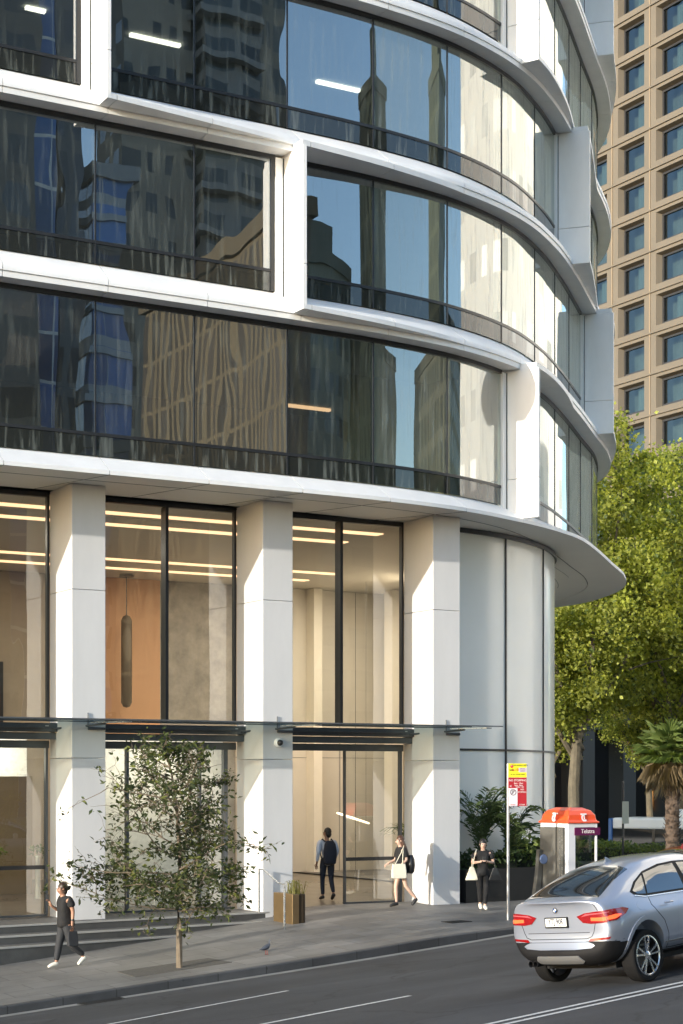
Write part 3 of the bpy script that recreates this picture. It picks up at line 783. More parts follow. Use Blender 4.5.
for yc in ycs:
    if yc > 81: continue
    for zc in zcs:
        o = hw if first else hw.copy()
        if not first:
            COL.objects.link(o); o.parent = hotel
            for ch in hw.children:
                if ch.name.startswith('curtain') and rnd.random() < .45: continue
                cc = ch.copy(); COL.objects.link(cc); cc.parent = o
        first = False
        o.location = (0, yc - 66, zc + 1.6)
lw_ = MB(); lw_.box(HX + 1.5, HX + 2, y_lo, y_hi, 8, 66.5); lw_.box(HX, HX + 16, y_hi, y_hi + .4, -1.6, 66.5); lw_.box(HX, HX + 16, y_lo - .4, y_lo, -1.6, 66.5); lw_.box(HX, HX+16, y_lo, y_hi, 66.3, 66.8)
loc_build(lw_, 'inner_wall', M['office_dark'], hotel)
md = MB(); md.box(HX - .02, HX + 1, y_lo, y_hi, 8, zcs[0] - 1.48); loc_build(md, 'lower_wall', tan, hotel)
dk = pm('dark_podium_stone', (.014, .013, .012), .6, var=.2)
pd = MB(); pd.box(HX + 4, HX + 4.3, y_lo, y_hi, -1.6, 8); pd.box(HX - 2, HX + 1, y_lo, y_hi, 6.6, 8); pd.box(HX - .5, HX, y_lo, y_hi, -1.6, .1); loc_build(pd, 'podium', dk, hotel)
pc = pm('podium_pier', (.035, .033, .03), .6, var=.15)
for y in (58, 64.5, 69.2, 75): loc_build(MB().box(HX - 1.9, HX - .6, y, y + 1.4, -1.6, 6.6), 'pier', pc, hotel)
amb = pm('amber_wall_lamp', (.7, .4, .15), .6, emis=(1, .45, .12), estr=.30, var=.3, scale=1)
for (y, z0, z1, w) in ((70.9, .9, 2.6, .8), (69.6, .6, 2.6, .8), (65.6, 1.4, 2.6, .4), (60.7, 2.6, 3.0, .25), (72.6, 1.2, 2.8, .5)):
    loc_build(MB().box(HX + 3.8, HX + 3.95, y, y + w, z0, z1), 'wall_lamp', amb, hotel)

tower_later = 1
# ------------------------------------------------------------------ buildings across the road, seen mirrored in the glass, plus two added light-shaping blocks
def tower_block(name, label, x0, x1, y0, y1, h, wall, glass, px=3, pz=3.4, fx=.7, fz=.6, gr=.1, roofs=(), slabs=0, z0=-3.1):
    c = empty(name, ((x0+x1)/2, (y0+y1)/2, z0), label=label, cat='building')
    mt = facade_mat(name + '_' + str(int(x0)) + '_facade', wall, glass, px, pz, fx, fz, gr)
    mb = MB().box(x0, x1, y0, y1, z0, h)
    loc_build(mb, 'body', mt, c)
    r = MB().box(x0 - .3, x1 + .3, y0 - .3, y1 + .3, h, h + 1.1)
    for (a, b_, hh) in roofs: r.box(a, b_, y0 + 2, y1 - 2, h + 1.1, h + hh)
    loc_build(r, 'roof', pm('roof_' + name + str(int(x0)), tuple(q * .7 for q in wall), .8, var=.1), c)
    if slabs:
        s = MB(); z = 4
        while z < h:
            s.box(x0 - slabs, x1, y1, y1 + slabs, z, z + .5); s.box(x0 - slabs, x0, y0, y1, z, z + .5); z += 3.4
        loc_build(s, 'balcony_edge', pm('balcony_' + str(int(x0)), wall, .8), c)
    return c
tower_block('glass_skyscraper', 'blue glass skyscraper with fine white frames mirrored in the left office windows', 22.4, 25.0, -96, -91, 120, (.62, .66, .68), (.05, .13, .33), 1.3, 3.6, .92, .93, .03)
tower_block('dark_skyscraper', 'dark grey slab tower mirrored at the far left of the office glass', 10, 22.3, -104, -88, 130, (.13, .13, .125), (.06, .07, .08), 2.5, 3.6, .8, .6)
tower_block('slate_tower', 'slim slate grey tower mirrored beside the blue glass skyscraper', 25.1, 26.6, -94, -91, 95, (.12, .135, .15), (.06, .07, .09), 1.3, 3.6, .6, .7)
tower_block('blue_office_block', 'lower blue glass office block with pale floor lines mirrored in the left office windows', 27.6, 30.6, -95, -91, 48, (.34, .38, .42), (.06, .14, .34), 3.2, 3.6, .97, .78, .04, slabs=.2)
tower_block('concrete_tower', 'grey brown concrete tower with square punched windows mirrored in the office glass', 30.8, 36.2, -98, -92, 96, (.27, .25, .215), (.03, .035, .04), 1.7, 3.3, .55, .45)
tower_block('balcony_tower', 'dark apartment tower with stacked balcony edges mirrored in the office glass', 37.0, 43.6, -104, -90, 90, (.22, .23, .235), (.04, .055, .065), 4.5, 3.4, .85, .75, slabs=.9)
tower_block('brown_tower', 'brown grey tower with narrow windows mirrored left of the open sky', 44.0, 47.4, -104, -91, 92, (.20, .19, .165), (.05, .06, .06), 1.5, 3.4, .6, .6)
tower_block('sandstone_block', 'golden sandstone block with tall pilasters mirrored low in the office glass', 28.3, 30.6, -83, -57, 36, (.105, .087, .055), (.03, .026, .022), 1.0, 3.6, .55, .93, .5)
tower_block('grey_green_block', 'broad grey green office block mirrored in the centre windows', 48, 60, -110, -88, 44, (.19, .21, .175), (.08, .10, .09), 3, 3.4, .7, .5, roofs=((50, 54, 4),))
tower_block('green_spire_tower', 'dark green stepped tower mirrored in the curved corner windows', 63, 70, -84, -76, 58, (.12, .14, .10), (.06, .075, .065), 1.5, 3.2, .5, .8, roofs=((65, 68.5, 6), (66, 67.5, 14)))
tower_block('green_spire_tower', 'second dark green stepped tower mirrored further round the curved corner', 86, 92, -64, -55, 60, (.12, .145, .10), (.06, .075, .065), 1.4, 3.2, .5, .8, roofs=((87.5, 91, 7), (88.6, 90, 16)))
tower_block('pale_bounce_block', 'added cream white bounce block beside the side street, mirrored in the curved glass', 50, 64, -20, 32, 60, (.80, .80, .79), (.70, .72, .72), 5.2, 3.6, .5, .45, .4)  # added to bounce sunlight onto the curved end of the tower
tower_block('olive_block', 'dark olive office block mirrored in the lowest curved office windows', 61, 84, -104, -86, 40, (.085, .085, .06), (.05, .055, .045), 2.2, 3.4, .6, .7)
tower_block('olive_block', 'second dark olive block mirrored further round the lowest curved windows', 84, 112, -74, -40, 37, (.10, .10, .07), (.05, .055, .045), 2.2, 3.4, .6, .7)
tower_block('sun_blocking_block', 'added unseen grey block hidden behind the curved tower, shading the hotel base', 6, 28, 45, 76, 19, (.30, .28, .25), (.05, .06, .06), 3, 3.4, z0=-1.62)  # added out of view to keep low sun off the hotel base

# ------------------------------------------------------------------ foliage
def leaf_mat(name, col, trans=.35, rough=.55):
    m = bpy.data.materials.new(name); m.use_nodes = True; nt = m.node_tree; nt.nodes.clear(); N = nt.nodes.new; L = nt.links
    out = N('ShaderNodeOutputMaterial'); d = N('ShaderNodeBsdfPrincipled'); t = N('ShaderNodeBsdfTranslucent'); mx = N('ShaderNodeMixShader')
    mx.inputs[0].default_value = trans; d.inputs['Roughness'].default_value = rough; d.inputs['Specular IOR Level'].default_value = .35
    tc = N('ShaderNodeTexCoord'); ns = N('ShaderNodeTexNoise'); ns.inputs['Scale'].default_value = .55; ns.inputs['Detail'].default_value = 7
    L.new(tc.outputs['Object'], ns.inputs[0]); mr = N('ShaderNodeMapRange'); mr.inputs[1].default_value = .3; mr.inputs[2].default_value = .7
    mr.inputs[3].default_value = .6; mr.inputs[4].default_value = 1.45; L.new(ns.outputs[0], mr.inputs[0])
    sc = N('ShaderNodeVectorMath'); sc.operation = 'SCALE'; sc.inputs[0].default_value = col; L.new(mr.outputs[0], sc.inputs['Scale'])
    L.new(sc.outputs[0], d.inputs['Base Color']); 
    s2 = N('ShaderNodeVectorMath'); s2.operation = 'MULTIPLY'; s2.inputs[1].default_value = (1.5, 1.5, .6); L.new(sc.outputs[0], s2.inputs[0]); L.new(s2.outputs[0], t.inputs[0])
    L.new(d.outputs[0], mx.inputs[1]); L.new(t.outputs[0], mx.inputs[2]); L.new(mx.outputs[0], out.inputs[0]); return m
def add_leaf(mb, p, size, asp, r, m=0, down=0.0):
    d = Vector((r.gauss(0, 1), r.gauss(0, 1), r.gauss(0, .7) - down)).normalized()
    s = d.cross(Vector((r.gauss(0, 1), r.gauss(0, 1), r.gauss(0, 1)))).normalized()
    n = d.cross(s)
    l = size * r.uniform(.7, 1.3); w = l * asp
    a = p; b_ = p + d * l * .5 + s * w * .5 + n * l * .08; c = p + d * l; e = p + d * l * .5 - s * w * .5 + n * l * .08
    mb.add([a, b_, c, e], [(0, 1, 2), (0, 2, 3)], m)
bark = pm('plane_bark', (.13, .11, .075), .9, var=.35, scale=2.5, bump=.4, bscale=12)
def plane_tree(seed, h, cw, nleaf, lean):
    r = random.Random(seed)
    t = empty('plane_tree')
    tr = MB(); tips = []
    base_h = h * .34
    tr.tube([(0, 0, -.3), (.05, 0, 1), (lean * .3, .1, base_h * .6), (lean, .1, base_h)], [.34, .27, .24, .22], 10)
    for k in range(7):
        ang = k * 2.4 + r.random(); out = cw * r.uniform(.35, .8); top = h * r.uniform(.55, .92)
        p0 = Vector((lean, .1, base_h * r.uniform(.75, 1))); p3 = Vector((math.cos(ang) * out, math.sin(ang) * out, top))
        pts = [p0 + (p3 - p0) * q + Vector((r.gauss(0, .15), r.gauss(0, .15), math.sin(q * math.pi) * -.5)) for q in (0, .25, .5, .75, 1)]
        tr.tube(pts, [.15, .12, .09, .06, .03], 7); tips += pts[2:]
        for j in range(5):
            q0 = pts[r.randint(1, 4)]; q1 = q0 + Vector((r.gauss(0, 1.3), r.gauss(0, 1.3), r.uniform(-.4, 1.6)))
            tr.tube([q0, (q0 + q1) / 2 + Vector((0, 0, .1)), q1], [.05, .035, .015], 5); tips.append(q1)
    tr.build('trunk', bark, t, smooth=True)
    cl = []
    for k in range(190):
        while True:
            v = Vector((r.uniform(-1, 1), r.uniform(-1, 1), r.uniform(-1, 1)))
            if v.length < 1 and v.length > .25: break
        wob = 1 + .22 * noise.noise(v * 2.3 + Vector((seed, 0, 0)))
        zc = h * .67
        cl.append(Vector((v.x * cw * wob, v.y * cw * wob, zc + v.z * h * .325 * wob)))
    cl += tips
    mb = MB()
    for k in range(nleaf):
        c = r.choice(cl); p = c + Vector((r.gauss(0, .37), r.gauss(0, .37), r.gauss(0, .30)))
        add_leaf(mb, p, .175, .85, r, 0 if r.random() < .55 else (1 if r.random() < .7 else 2), .2)
    mb.build('crown', [LM['a'], LM['b'], LM['c']], t, recalc=False)
    return t
LM = {'a': leaf_mat('plane_leaf', (.25, .275, .05), .45), 'b': leaf_mat('plane_leaf_light', (.33, .35, .08), .5), 'c': leaf_mat('plane_leaf_dark', (.085, .12, .03), .35)}
pt = plane_tree(3, 20.6, 5.4, 62000, .35)
pt.location = (24.6, 26.8, -1.6)
tag(pt, 'plane tree with pale forked trunk and yellow green crown beside the curved corner', 'tree', 'plane trees on the side street')
for (x, y, rz, s, lab) in ((32.8, 29.0, 2.2, .97, 'plane tree crown cut by the right edge in front of the tan hotel'), (33.0, 40, 4.0, .85, 'plane tree further back, filling the gap between trunk and hotel'), (45, 46, 1.1, .8, 'farthest plane tree low in front of the dark hotel entrance')):
    c = copy_tree(pt); c.location = (x, y, -1.6); c.rotation_euler = (0, 0, rz); c.scale = (s, s, s); c['label'] = lab
# slim tree in the footpath pit
r = random.Random(11)
st_ = empty('street_tree', (-8.73, -4.91, P(-8.73, -4.91) + .01), label='slender young street tree with sparse small olive leaves in a footpath pit', cat='tree')
tk = MB(); lv = MB(); leafpts = []
def br_(p, d, ln, rad, dep):
    n = 4; pts = [p]; dd = d.copy()
    for i in range(n):
        dd = (dd + Vector((r.gauss(0, .16), r.gauss(0, .16), r.gauss(0, .10) + (.07 if dep < 2 else -.02)))).normalized()
        pts.append(pts[-1] + dd * ln / n)
    tk.tube(pts, [rad * (1 - .16 * i) for i in range(n + 1)], 6 if dep < 2 else 4, cap=False)
    if dep >= 2 or (dep == 1 and ln < .8):
        for i in range(1, n + 1): leafpts.append((pts[i], dd))
    if dep < 3:
        k = {0: 0, 1: 8, 2: 5}[dep]
        for j in range(k):
            i = r.randint(1, n); q = pts[i]
            nd = (dd * .55 + Vector((r.gauss(0, .7), r.gauss(0, .7), r.gauss(.12, .45)))).normalized()
            br_(q, nd, ln * r.uniform(.34, .58), rad * .5, dep + 1)
main = [Vector((0, 0, -.05)), Vector((.0, 0, .7)), Vector((-.03, .02, 1.3)), Vector((.02, 0, 2.0)), Vector((-.05, 0, 2.9)), Vector((-.15, .02, 3.6)), Vector((-.36, 0, 4.10))]
tk.tube(main, [.062, .055, .05, .042, .03, .018, .008], 8)
for k in range(30):
    t = .24 + .70 * (k / 30) ** 1.25; z = t * 4.3
    i = max(j for j in range(len(main)) if main[j].z <= z); i = min(i, len(main) - 2)
    q = main[i].lerp(main[i+1], (z - main[i].z) / (main[i+1].z - main[i].z))
    az = k * 2.399 + r.gauss(0, .3)
    ln = (1.42 if t < .60 else 1.42 - (t - .60) * 2.9) * r.uniform(.72, 1.10) * (1 + .22 * (math.cos(az) * -.866 + math.sin(az) * .5))
    d = Vector((math.cos(az), math.sin(az), r.uniform(.05, .55) if t > .35 else r.uniform(-.12, .35))).normalized()
    br_(q, d, ln, .018, 1)
tk.build('trunk', pm('young_bark', (.15, .12, .085), .85, var=.3, scale=6, bump=.3, bscale=40), st_, smooth=True)
for (p, d) in leafpts:
    for j in range(r.choice((0, 1, 2, 3)) if p.z < 2.3 else r.choice((0, 0, 1, 2))):
        add_leaf(lv, p + Vector((r.gauss(0, .05), r.gauss(0, .05), r.gauss(0, .045))), .115, .42, r, 0 if r.random() < .8 else 1, .35)
lv.build('crown', [leaf_mat('olive_leaf', (.042, .058, .02), .3), leaf_mat('olive_leaf_light', (.12, .14, .035), .35)], st_, recalc=False)
print('street leaves', len(lv.f))
pit = MB(); pts = [(-9.75, -5.25), (-7.75, -5.12), (-7.85, -4.3), (-9.75, -4.42)]
pit.prism(pts, lambda x, y: P(x, y) - .05, lambda x, y: P(x, y) + .007)
tag(pit.build('tree_pit', pm('pit_gravel', (.085, .08, .07), .95, var=.4, scale=20, bump=.5, bscale=60)), kind='structure')
# fan palm with dead skirt
fp = empty('fan_palm', (8.0, .95, -.03), label='fan palm with criss cross bark and brown dead skirt right of the phone booth', cat='tree')
tb = MB(); rows = []
for i in range(60):
    z = i * .062 - .1; rr = .17 + .035 * (i / 60) + .012 * (i % 2)
    if i > 48: rr += .02
    rows.append([(rr * math.cos(t) * (1 + .05 * math.sin(t * 5 + i * 1.3)), rr * math.sin(t) * (1 + .05 * math.sin(t * 5 + i * 1.3)), z) for t in [2*math.pi*k/20 for k in range(20)]])
tb.grid(rows, close=True)
for i in range(170):
    z = r.uniform(.2, 3.6); a = r.uniform(0, 6.28); q = Vector((.2 * math.cos(a), .2 * math.sin(a), z)); s = Vector((-math.sin(a), math.cos(a), 0)) * .06
    o = Vector((math.cos(a), math.sin(a), .9)) * .10
    tb.add([q - s, q + s, q + o + s * .2, q + o - s * .2], [(0, 1, 2, 3)])
tb.build('trunk', pm('palm_bark', (.10, .07, .05), .95, var=.4, scale=9, bump=.5), fp, recalc=False)
fg, fd = MB(), MB()
for k in range(72):
    dead = k >= 56
    mb = fd if dead else fg
    a = r.uniform(0, 6.28); el = r.uniform(-.1, 1.3) if not dead else r.uniform(-1.25, -.35)
    if dead and r.random() < .5: a = r.gauss(2.9, .8)
    d = Vector((math.cos(a) * math.cos(el), math.sin(a) * math.cos(el), math.sin(el)))
    p0 = Vector((0, 0, 3.75)); ln = r.uniform(.35, .7) if not dead else r.uniform(.2, .5)
    p1 = p0 + d * ln + Vector((0, 0, -.05)); mb.tube([p0, p1], .012, 4)
    s = d.cross(Vector((0, 0, 1))).normalized(); u = s.cross(d)
    for j in range(17):
        f_ = -1.25 + 2.5 * j / 16; dd = (d * math.cos(f_) + s * math.sin(f_)).normalized(); L_ = r.uniform(.5, .72)
        e = p1 + dd * L_ + Vector((0, 0, -.12 if not dead else -.3)); m_ = p1 + dd * L_ * .55 + Vector((0, 0, .03)); w = u.cross(dd).normalized() * .022
        mb.add([p1, m_ + w * .7, e, m_ - w * .7], [(0, 1, 2), (0, 2, 3)])
fg.build('crown', leaf_mat('fan_frond', (.10, .14, .035), .35), fp, recalc=False)
fp.scale = (.9, .9, .96)
fd.build('dead_skirt', leaf_mat('dead_frond', (.17, .13, .075), .25), fp, recalc=False)
# hedge
def leafy(name, label, cat, boxes, n, size, mats, loc, seed=5, hollow=.0, asp=.6):
    rr = random.Random(seed); e = empty(name, loc, label=label, cat=cat); mb = MB()
    for k in range(n):
        b_ = rr.choice(boxes); p = Vector((rr.uniform(b_[0], b_[1]), rr.uniform(b_[2], b_[3]), b_[4] + (b_[5] - b_[4]) * rr.random() ** .7))
        p.z += .10 * noise.noise(p * 1.7)
        add_leaf(mb, p - Vector(loc), size, asp, rr, rr.randint(0, len(mats) - 1))
    mb.build('foliage', mats, e, recalc=False)
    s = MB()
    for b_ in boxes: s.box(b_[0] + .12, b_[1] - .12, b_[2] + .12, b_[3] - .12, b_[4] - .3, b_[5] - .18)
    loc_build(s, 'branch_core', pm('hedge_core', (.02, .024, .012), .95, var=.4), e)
    return e
hl = [leaf_mat('hedge_leaf', (.055, .085, .025), .3), leaf_mat('hedge_leaf_light', (.10, .14, .035), .35)]
leafy('clipped_hedge', 'low clipped green hedge running behind the phone booth and the cars', 'hedge', [(9.0, 10.0, 6.5, 9.0, 0, 1.12), (8.8, 9.8, 4, 6.6, 0, 1.15), (8.5, 9.5, 1.5, 4.1, 0, 1.12), (8.5, 9.5, -1, 1.6, 0, 1.12)], 15000, .10, hl, (9, 3, -.03))
# planter with palms and shrubs
plt_ = empty('planting_bed', (3, .8, -.03), label='long dark planter wall under the curved lobby glass behind the woman', cat='planter')
mb = MB().prism([(1.0, .12), (4.4, .55), (6.6, 2.2), (6.2, 2.75), (4.3, 1.35), (1.0, 1.05)], -.2, .78)
loc_build(mb, 'planter_wall', pm('dark_planter', (.013, .013, .012), .6, var=.3), plt_)
def areca(loc, label, n, hgt, seed):
    rr = random.Random(seed); e = empty('areca_palm', loc, label=label, cat='plant', group='feathery palms in the dark planter'); mb = MB()
    for k in range(n):
        a = rr.uniform(0, 6.28); out = rr.uniform(.35, 1.0); h = hgt * rr.uniform(.6, 1)
        pts = []
        for i in range(9):
            t = i / 8; pts.append(Vector((math.cos(a) * out * t ** 1.7, math.sin(a) * out * t ** 1.7, h * (1 - (1 - t) ** 1.6) - .45 * out * t ** 3)))
        mb.tube(pts, [.014] + [.009] * 7 + [.003], 4)
        for i in range(2, 9):
            for q in (0, .5):
                if i == 8 and q: continue
                p = pts[i].lerp(pts[min(i+1, 8)], q); tn = (pts[i] - pts[i-1]).normalized(); s = tn.cross(Vector((0, 0, 1))).normalized()
                for sg in (-1, 1):
                    l = .34 * (1 - .5 * abs(i - 5) / 4); dd = (s * sg + tn * .9 + Vector((0, 0, rr.uniform(-.1, .3)))).normalized(); e_ = p + dd * l + Vector((0, 0, -.07)); m_ = p + dd * l * .5
                    w = tn * .014; mb.add([p, m_ + w, e_, m_ - w], [(0, 1, 2), (0, 2, 3)])
    mb.build('frond', leaf_mat('areca_leaf_' + str(seed), (.055, .085, .03), .3), e, recalc=False)
areca((1.75, .62, .7), 'taller feathery green palm left of the parking sign pole', 30, 2.35, 1)
areca((2.75, .75, .7), 'shorter feathery palm just right of the parking sign pole', 22, 1.95, 2)
leafy('leafy_shrub', 'broad leaved green shrub between the sign pole and the phone booth', 'plant', [(2.8, 4.2, .55, 1.0, .75, 1.45), (4.0, 5.0, .9, 1.5, .75, 1.35)], 900, .19, [leaf_mat('shrub_leaf', (.06, .10, .03), .3), leaf_mat('shrub_leaf_pale', (.17, .22, .07), .35)], (3.4, .8, .75))
leafy('leafy_shrub', 'low dark shrub in the planter behind the woman with the phone', 'plant', [(1.05, 2.8, .3, .9, .75, 1.15)], 600, .14, [leaf_mat('shrub_leaf_dark', (.04, .065, .022), .3)], (1.9, .6, .75), seed=9)
# ------------------------------------------------------------------ lettering helper
def text_mesh(txt, size, mat, name='lettering', parent=None, depth=.002, align='CENTER', bold=0):
    cu = bpy.data.curves.new(name, 'FONT'); cu.body = txt; cu.size = size; cu.extrude = depth; cu.align_x = align; cu.align_y = 'CENTER'; cu.resolution_u = 3; cu.offset = bold
    tmp = bpy.data.objects.new(name, cu); COL.objects.link(tmp)
    bpy.context.view_layer.update()
    me = bpy.data.meshes.new_from_object(tmp.evaluated_get(bpy.context.evaluated_depsgraph_get()))
    COL.objects.unlink(tmp); bpy.data.objects.remove(tmp)
    me.materials.clear(); me.materials.append(mat)
    o = bpy.data.objects.new(name, me); link(o, parent); return o

# ------------------------------------------------------------------ handrail, bronze planter
hr = empty('handrail', (-4.6, -.12, 0), label='slim steel handrail with two posts beside the bronze planter at the end of the steps', cat='handrail')
x2, y2, z2 = -4.96, -1.96, P(-4.96, -1.96)
p1 = MB().tube([(0, 0, 0), (0, 0, .96)], .022); p1.build('post', M['steel'], hr)
q = Vector((x2 + 4.6, y2 + .12, 0))
p1 = MB().tube([(q.x, q.y, z2), (q.x, q.y, z2 + .94)], .022); p1.build('post', M['steel'], hr)
q0 = Vector((0, 0, .955)); q1 = q0 + (q - q0) * .0
MB().tube([(0, 0, .955), (q.x * .18, q.y * .18, .955), (q.x * .78, q.y * .78, z2 + .93), (q.x, q.y, z2 + .935)], .017).build('rail', M['steel'], hr)
bp = empty('bronze_planter', (-4.38, -1.05, P(-4.38, -1.05)), label='tall bronze planter box with wispy grass at the right end of the steps', cat='planter')
mb = MB(); mb.box(-.14, .02, -.45, .42, -.05, .62); mb.build('planter_box', M['bronze'], bp, bevel=.012)
mb = MB(); mb.lathe([(.09, -.02), (.09, .60), (.075, .62)], c=(.12, -.35, 0), n=24); mb.box(.02, .12, -.435, -.26, -.02, .60); mb.build('rounded_end', pm('dark_bronze', (.07, .05, .03), .45, metal=.6), bp, smooth=True)
rr = random.Random(4); mb = MB()
for k in range(80):
    p = Vector((rr.uniform(-.06, .18), rr.uniform(-.42, .0), .58)); a = rr.uniform(0, 6.28); o = rr.uniform(.05, .26); h = rr.uniform(.12, .34)
    m_ = p + Vector((math.cos(a) * o * .4, math.sin(a) * o * .4, h)); e_ = p + Vector((math.cos(a) * o * 1.2, math.sin(a) * o * 1.2, h * .7)); s = Vector((-math.sin(a), math.cos(a), 0)) * .009
    mb.add([p - s, p + s, m_ + s * .8, e_, m_ - s * .8], [(0, 1, 2, 4), (4, 2, 3)])
mb.build('grass', leaf_mat('dry_grass', (.20, .19, .06), .3), bp, recalc=False)
# lobby pedestals with plants (left bay)
for k, (x, y, lab) in enumerate(((-8.6, 6.2, 'left pair of tall clear glass stands topped with dark leaves inside the left lobby bay'), (-7.2, 6.6, 'right slim clear glass stand topped with dark leaves inside the left lobby bay'))):
    e = empty('glass_stand', (x, y, 0), label=lab, cat='plant stand')
    mb = MB()
    for dx in ((-.22, .22) if k == 0 else (0,)): mb.lathe([(.09, 0), (.07, .05), (.05, 1.0), (.08, 1.05)], c=(dx, 0, .004), n=16)
    mb.build('stand', pm('frosted_acrylic', (.55, .58, .50), .2, spec=.8), e, smooth=True)
    mb = MB(); rr = random.Random(k)
    for dx in ((-.22, .22) if k == 0 else (0,)):
        for j in range(60): add_leaf(mb, Vector((dx + rr.gauss(0, .09), rr.gauss(0, .09), 1.2 + rr.gauss(0, .08))), .11, .6, rr)
    mb.build('plant', LM['c'], e, recalc=False)
# added potted palm standing in for a plant reflected in the doorway glass
e = empty('reflection_palm', (3.2, 6.0, 0), label='added palm in a pot standing in for a plant reflected in the doorway glass', cat='plant')
MB().lathe([(0, 0), (.22, 0), (.28, .5), (.25, .5), (.0, .46)], c=(0, 0, .004)).build('pot', M['white'], e, smooth=True)
mb = MB(); rr = random.Random(8)
for k in range(14):
    a = rr.uniform(0, 6.28); out = rr.uniform(.5, .9); pts = [Vector((math.cos(a) * out * t ** 1.6, math.sin(a) * out * t ** 1.6, .5 + 1.5 * (1 - (1 - t) ** 1.6) - .5 * t ** 3)) for t in [i / 7 for i in range(8)]]
    mb.tube(pts, .01, 4)
    for i in range(2, 8):
        s = (pts[i] - pts[i-1]).normalized().cross(Vector((0, 0, 1))).normalized(); tn = (pts[i] - pts[i-1]).normalized()
        for sg in (-1, 1):
            e_ = pts[i] + (s * sg + tn).normalized() * .32; m_ = pts[i].lerp(e_, .5); mb.add([pts[i], m_ + tn * .02, e_, m_ - tn * .02], [(0, 1, 2), (0, 2, 3)])
mb.build('frond', LM['c'], e, recalc=False)

# ------------------------------------------------------------------ parking sign
sg = empty('parking_sign', (-.51, -3.71, P(-.51, -3.71)), rz=R_(-12), label='kerbside steel pole carrying a yellow sign above a red and white no stopping sign', cat='sign')
MB().tube([(0, 0, -.02), (0, 0, 3.32)], .033, 12).build('pole', pm('galvanised_pole', (.40, .41, .42), .4, metal=.6, var=.1), sg, smooth=True)
yel = pm('sign_yellow', (.85, .78, .03), .5, var=.05); red = pm('sign_red', (.42, .02, .03), .5, var=.05); wht = pm('sign_white', (.75, .74, .76), .5); redl = pm('sign_letter_red', (.65, .03, .03), .5); lil = pm('sign_lilac', (.62, .50, .62), .5)
wlet = pm('sign_letter_white', (.85, .80, .78), .5); blk = pm('sign_letter_black', (.06, .05, .03), .5)
yo = MB().box(-.012, .408, -.046, -.040, 3.03, 3.325).build('yellow_plate', yel, sg)
ro = MB().box(-.012, .408, -.046, -.040, 2.42, 3.025).build('red_plate', red, sg)
MB().box(-.010, .195, -.0485, -.0465, 2.425, 2.80).build('white_panel', wht, ro)
MB().box(.225, .405, -.0485, -.0465, 3.14, 3.235).build('lilac_panel', lil, yo)
MB().lathe([(0, -.0485), (.036, -.0485), (.036, -.0465), (0, -.0465)], c=(.065, 0, 3.265), axis='y', n=20).build('round_emblem', redl, yo)
def put(txt, size, mat, par, x, z, y=-.0495):
    o = text_mesh(txt, size, mat, 'lettering', par); o.location = (x, y, z); o.rotation_euler = (R_(90), 0, 0); o.scale = (1, 1, .5); return o
put('T', .05, wlet, yo, .065, 3.265, -.0505)
put('TOW AWAY AREA', .045, blk, yo, .25, 3.285); put('CLEARWAY', .040, blk, yo, .06, 3.185).scale = (.55, 1, .5); put('6-10', .085, redl, yo, .145, 3.19)
put('SPECIAL', .035, blk, yo, .315, 3.21); put('EVENT', .035, blk, yo, .315, 3.165); put('AT ALL OTHER TIMES', .034, blk, yo, .2, 3.095)
put('NO STOPPING', .062, wlet, ro, .2, 2.965); put('6am - 10am', .044, wlet, ro, .22, 2.905); put('3pm - 8pm', .044, wlet, ro, .22, 2.862); put('MON - FRI', .040, wlet, ro, .25, 2.822)
put('<', .09, wlet, ro, .04, 2.84); put('NO', .05, wlet, ro, .305, 2.77); put('STOPPING', .042, wlet, ro, .305, 2.715); put('TICKET', .035, redl, ro, .09, 2.45, -.0505); put('OTHER', .04, wlet, ro, .305, 2.45)
mb = MB()
mb.tube([(.095 + .062 * math.cos(t), -.051, 2.715 + .062 * math.sin(t)) for t in [2 * math.pi * k / 24 for k in range(25)]], .006, 5, cap=False)
mb.tube([(.055, -.051, 2.67), (.135, -.051, 2.76)], .006, 5); mb.build('no_parking_symbol', pm('symbol_dark_red', (.12, .03, .05), .5), ro)
put('P', .10, blk, ro, .095, 2.715, -.0505)

# ------------------------------------------------------------------ phone booth
pb = empty('phone_booth', (1.45, -3.25, P(1.4, -3.2)), rz=0, label='public phone booth with domed orange red top and white frame beside the kerb', cat='phone booth')
orange = pm('booth_orange_red', (.78, .085, .02), .3, spec=.6, coat=.4); wfr = pm('booth_white_frame', (.72, .72, .74), .4)
gry = pm('booth_grey_panel', (.13, .125, .11), .5, metal=.15, var=.35, scale=1.2, stretch=(1, 1, .5)); mag = pm('booth_magenta', (.11, .006, .06), .45)
mb = MB(); prof = [(0, 2.02), (0, 2.06), (.05, 2.08), (.07, 2.2), (.14, 2.30), (.27, 2.36)]
rows = []
W, D_ = .40, .50                              # half width x, half depth y
for (i, z) in prof:
    rows.append([(-W - .04 + i, -D_ - .04 + i, z), (W + .04 - i, -D_ - .04 + i, z), (W + .04 - i, D_ + .04 - i, z), (-W - .04 + i, D_ + .04 - i, z)])
n0 = len(mb.v); mb.grid(rows, close=True); k = len(mb.v)
mb.f.append((k-4, k-3, k-2, k-1)); mb.m.append(0); mb.f.append((n0, n0+3, n0+2, n0+1)); mb.m.append(0)
cap_ = mb.build('domed_cap', orange, pb, bevel=.02)
mb = MB()
for (x, y) in ((-W, -D_), (W - .09, -D_), (-W, D_ - .12), (W - .09, D_ - .12)): mb.box(x + (.05 if x > 0 else 0), x + (.09 if x > 0 else (.10 if y > 0 else .2)), y, y + (.12 if x < 0 else .05), -.02, 2.02)
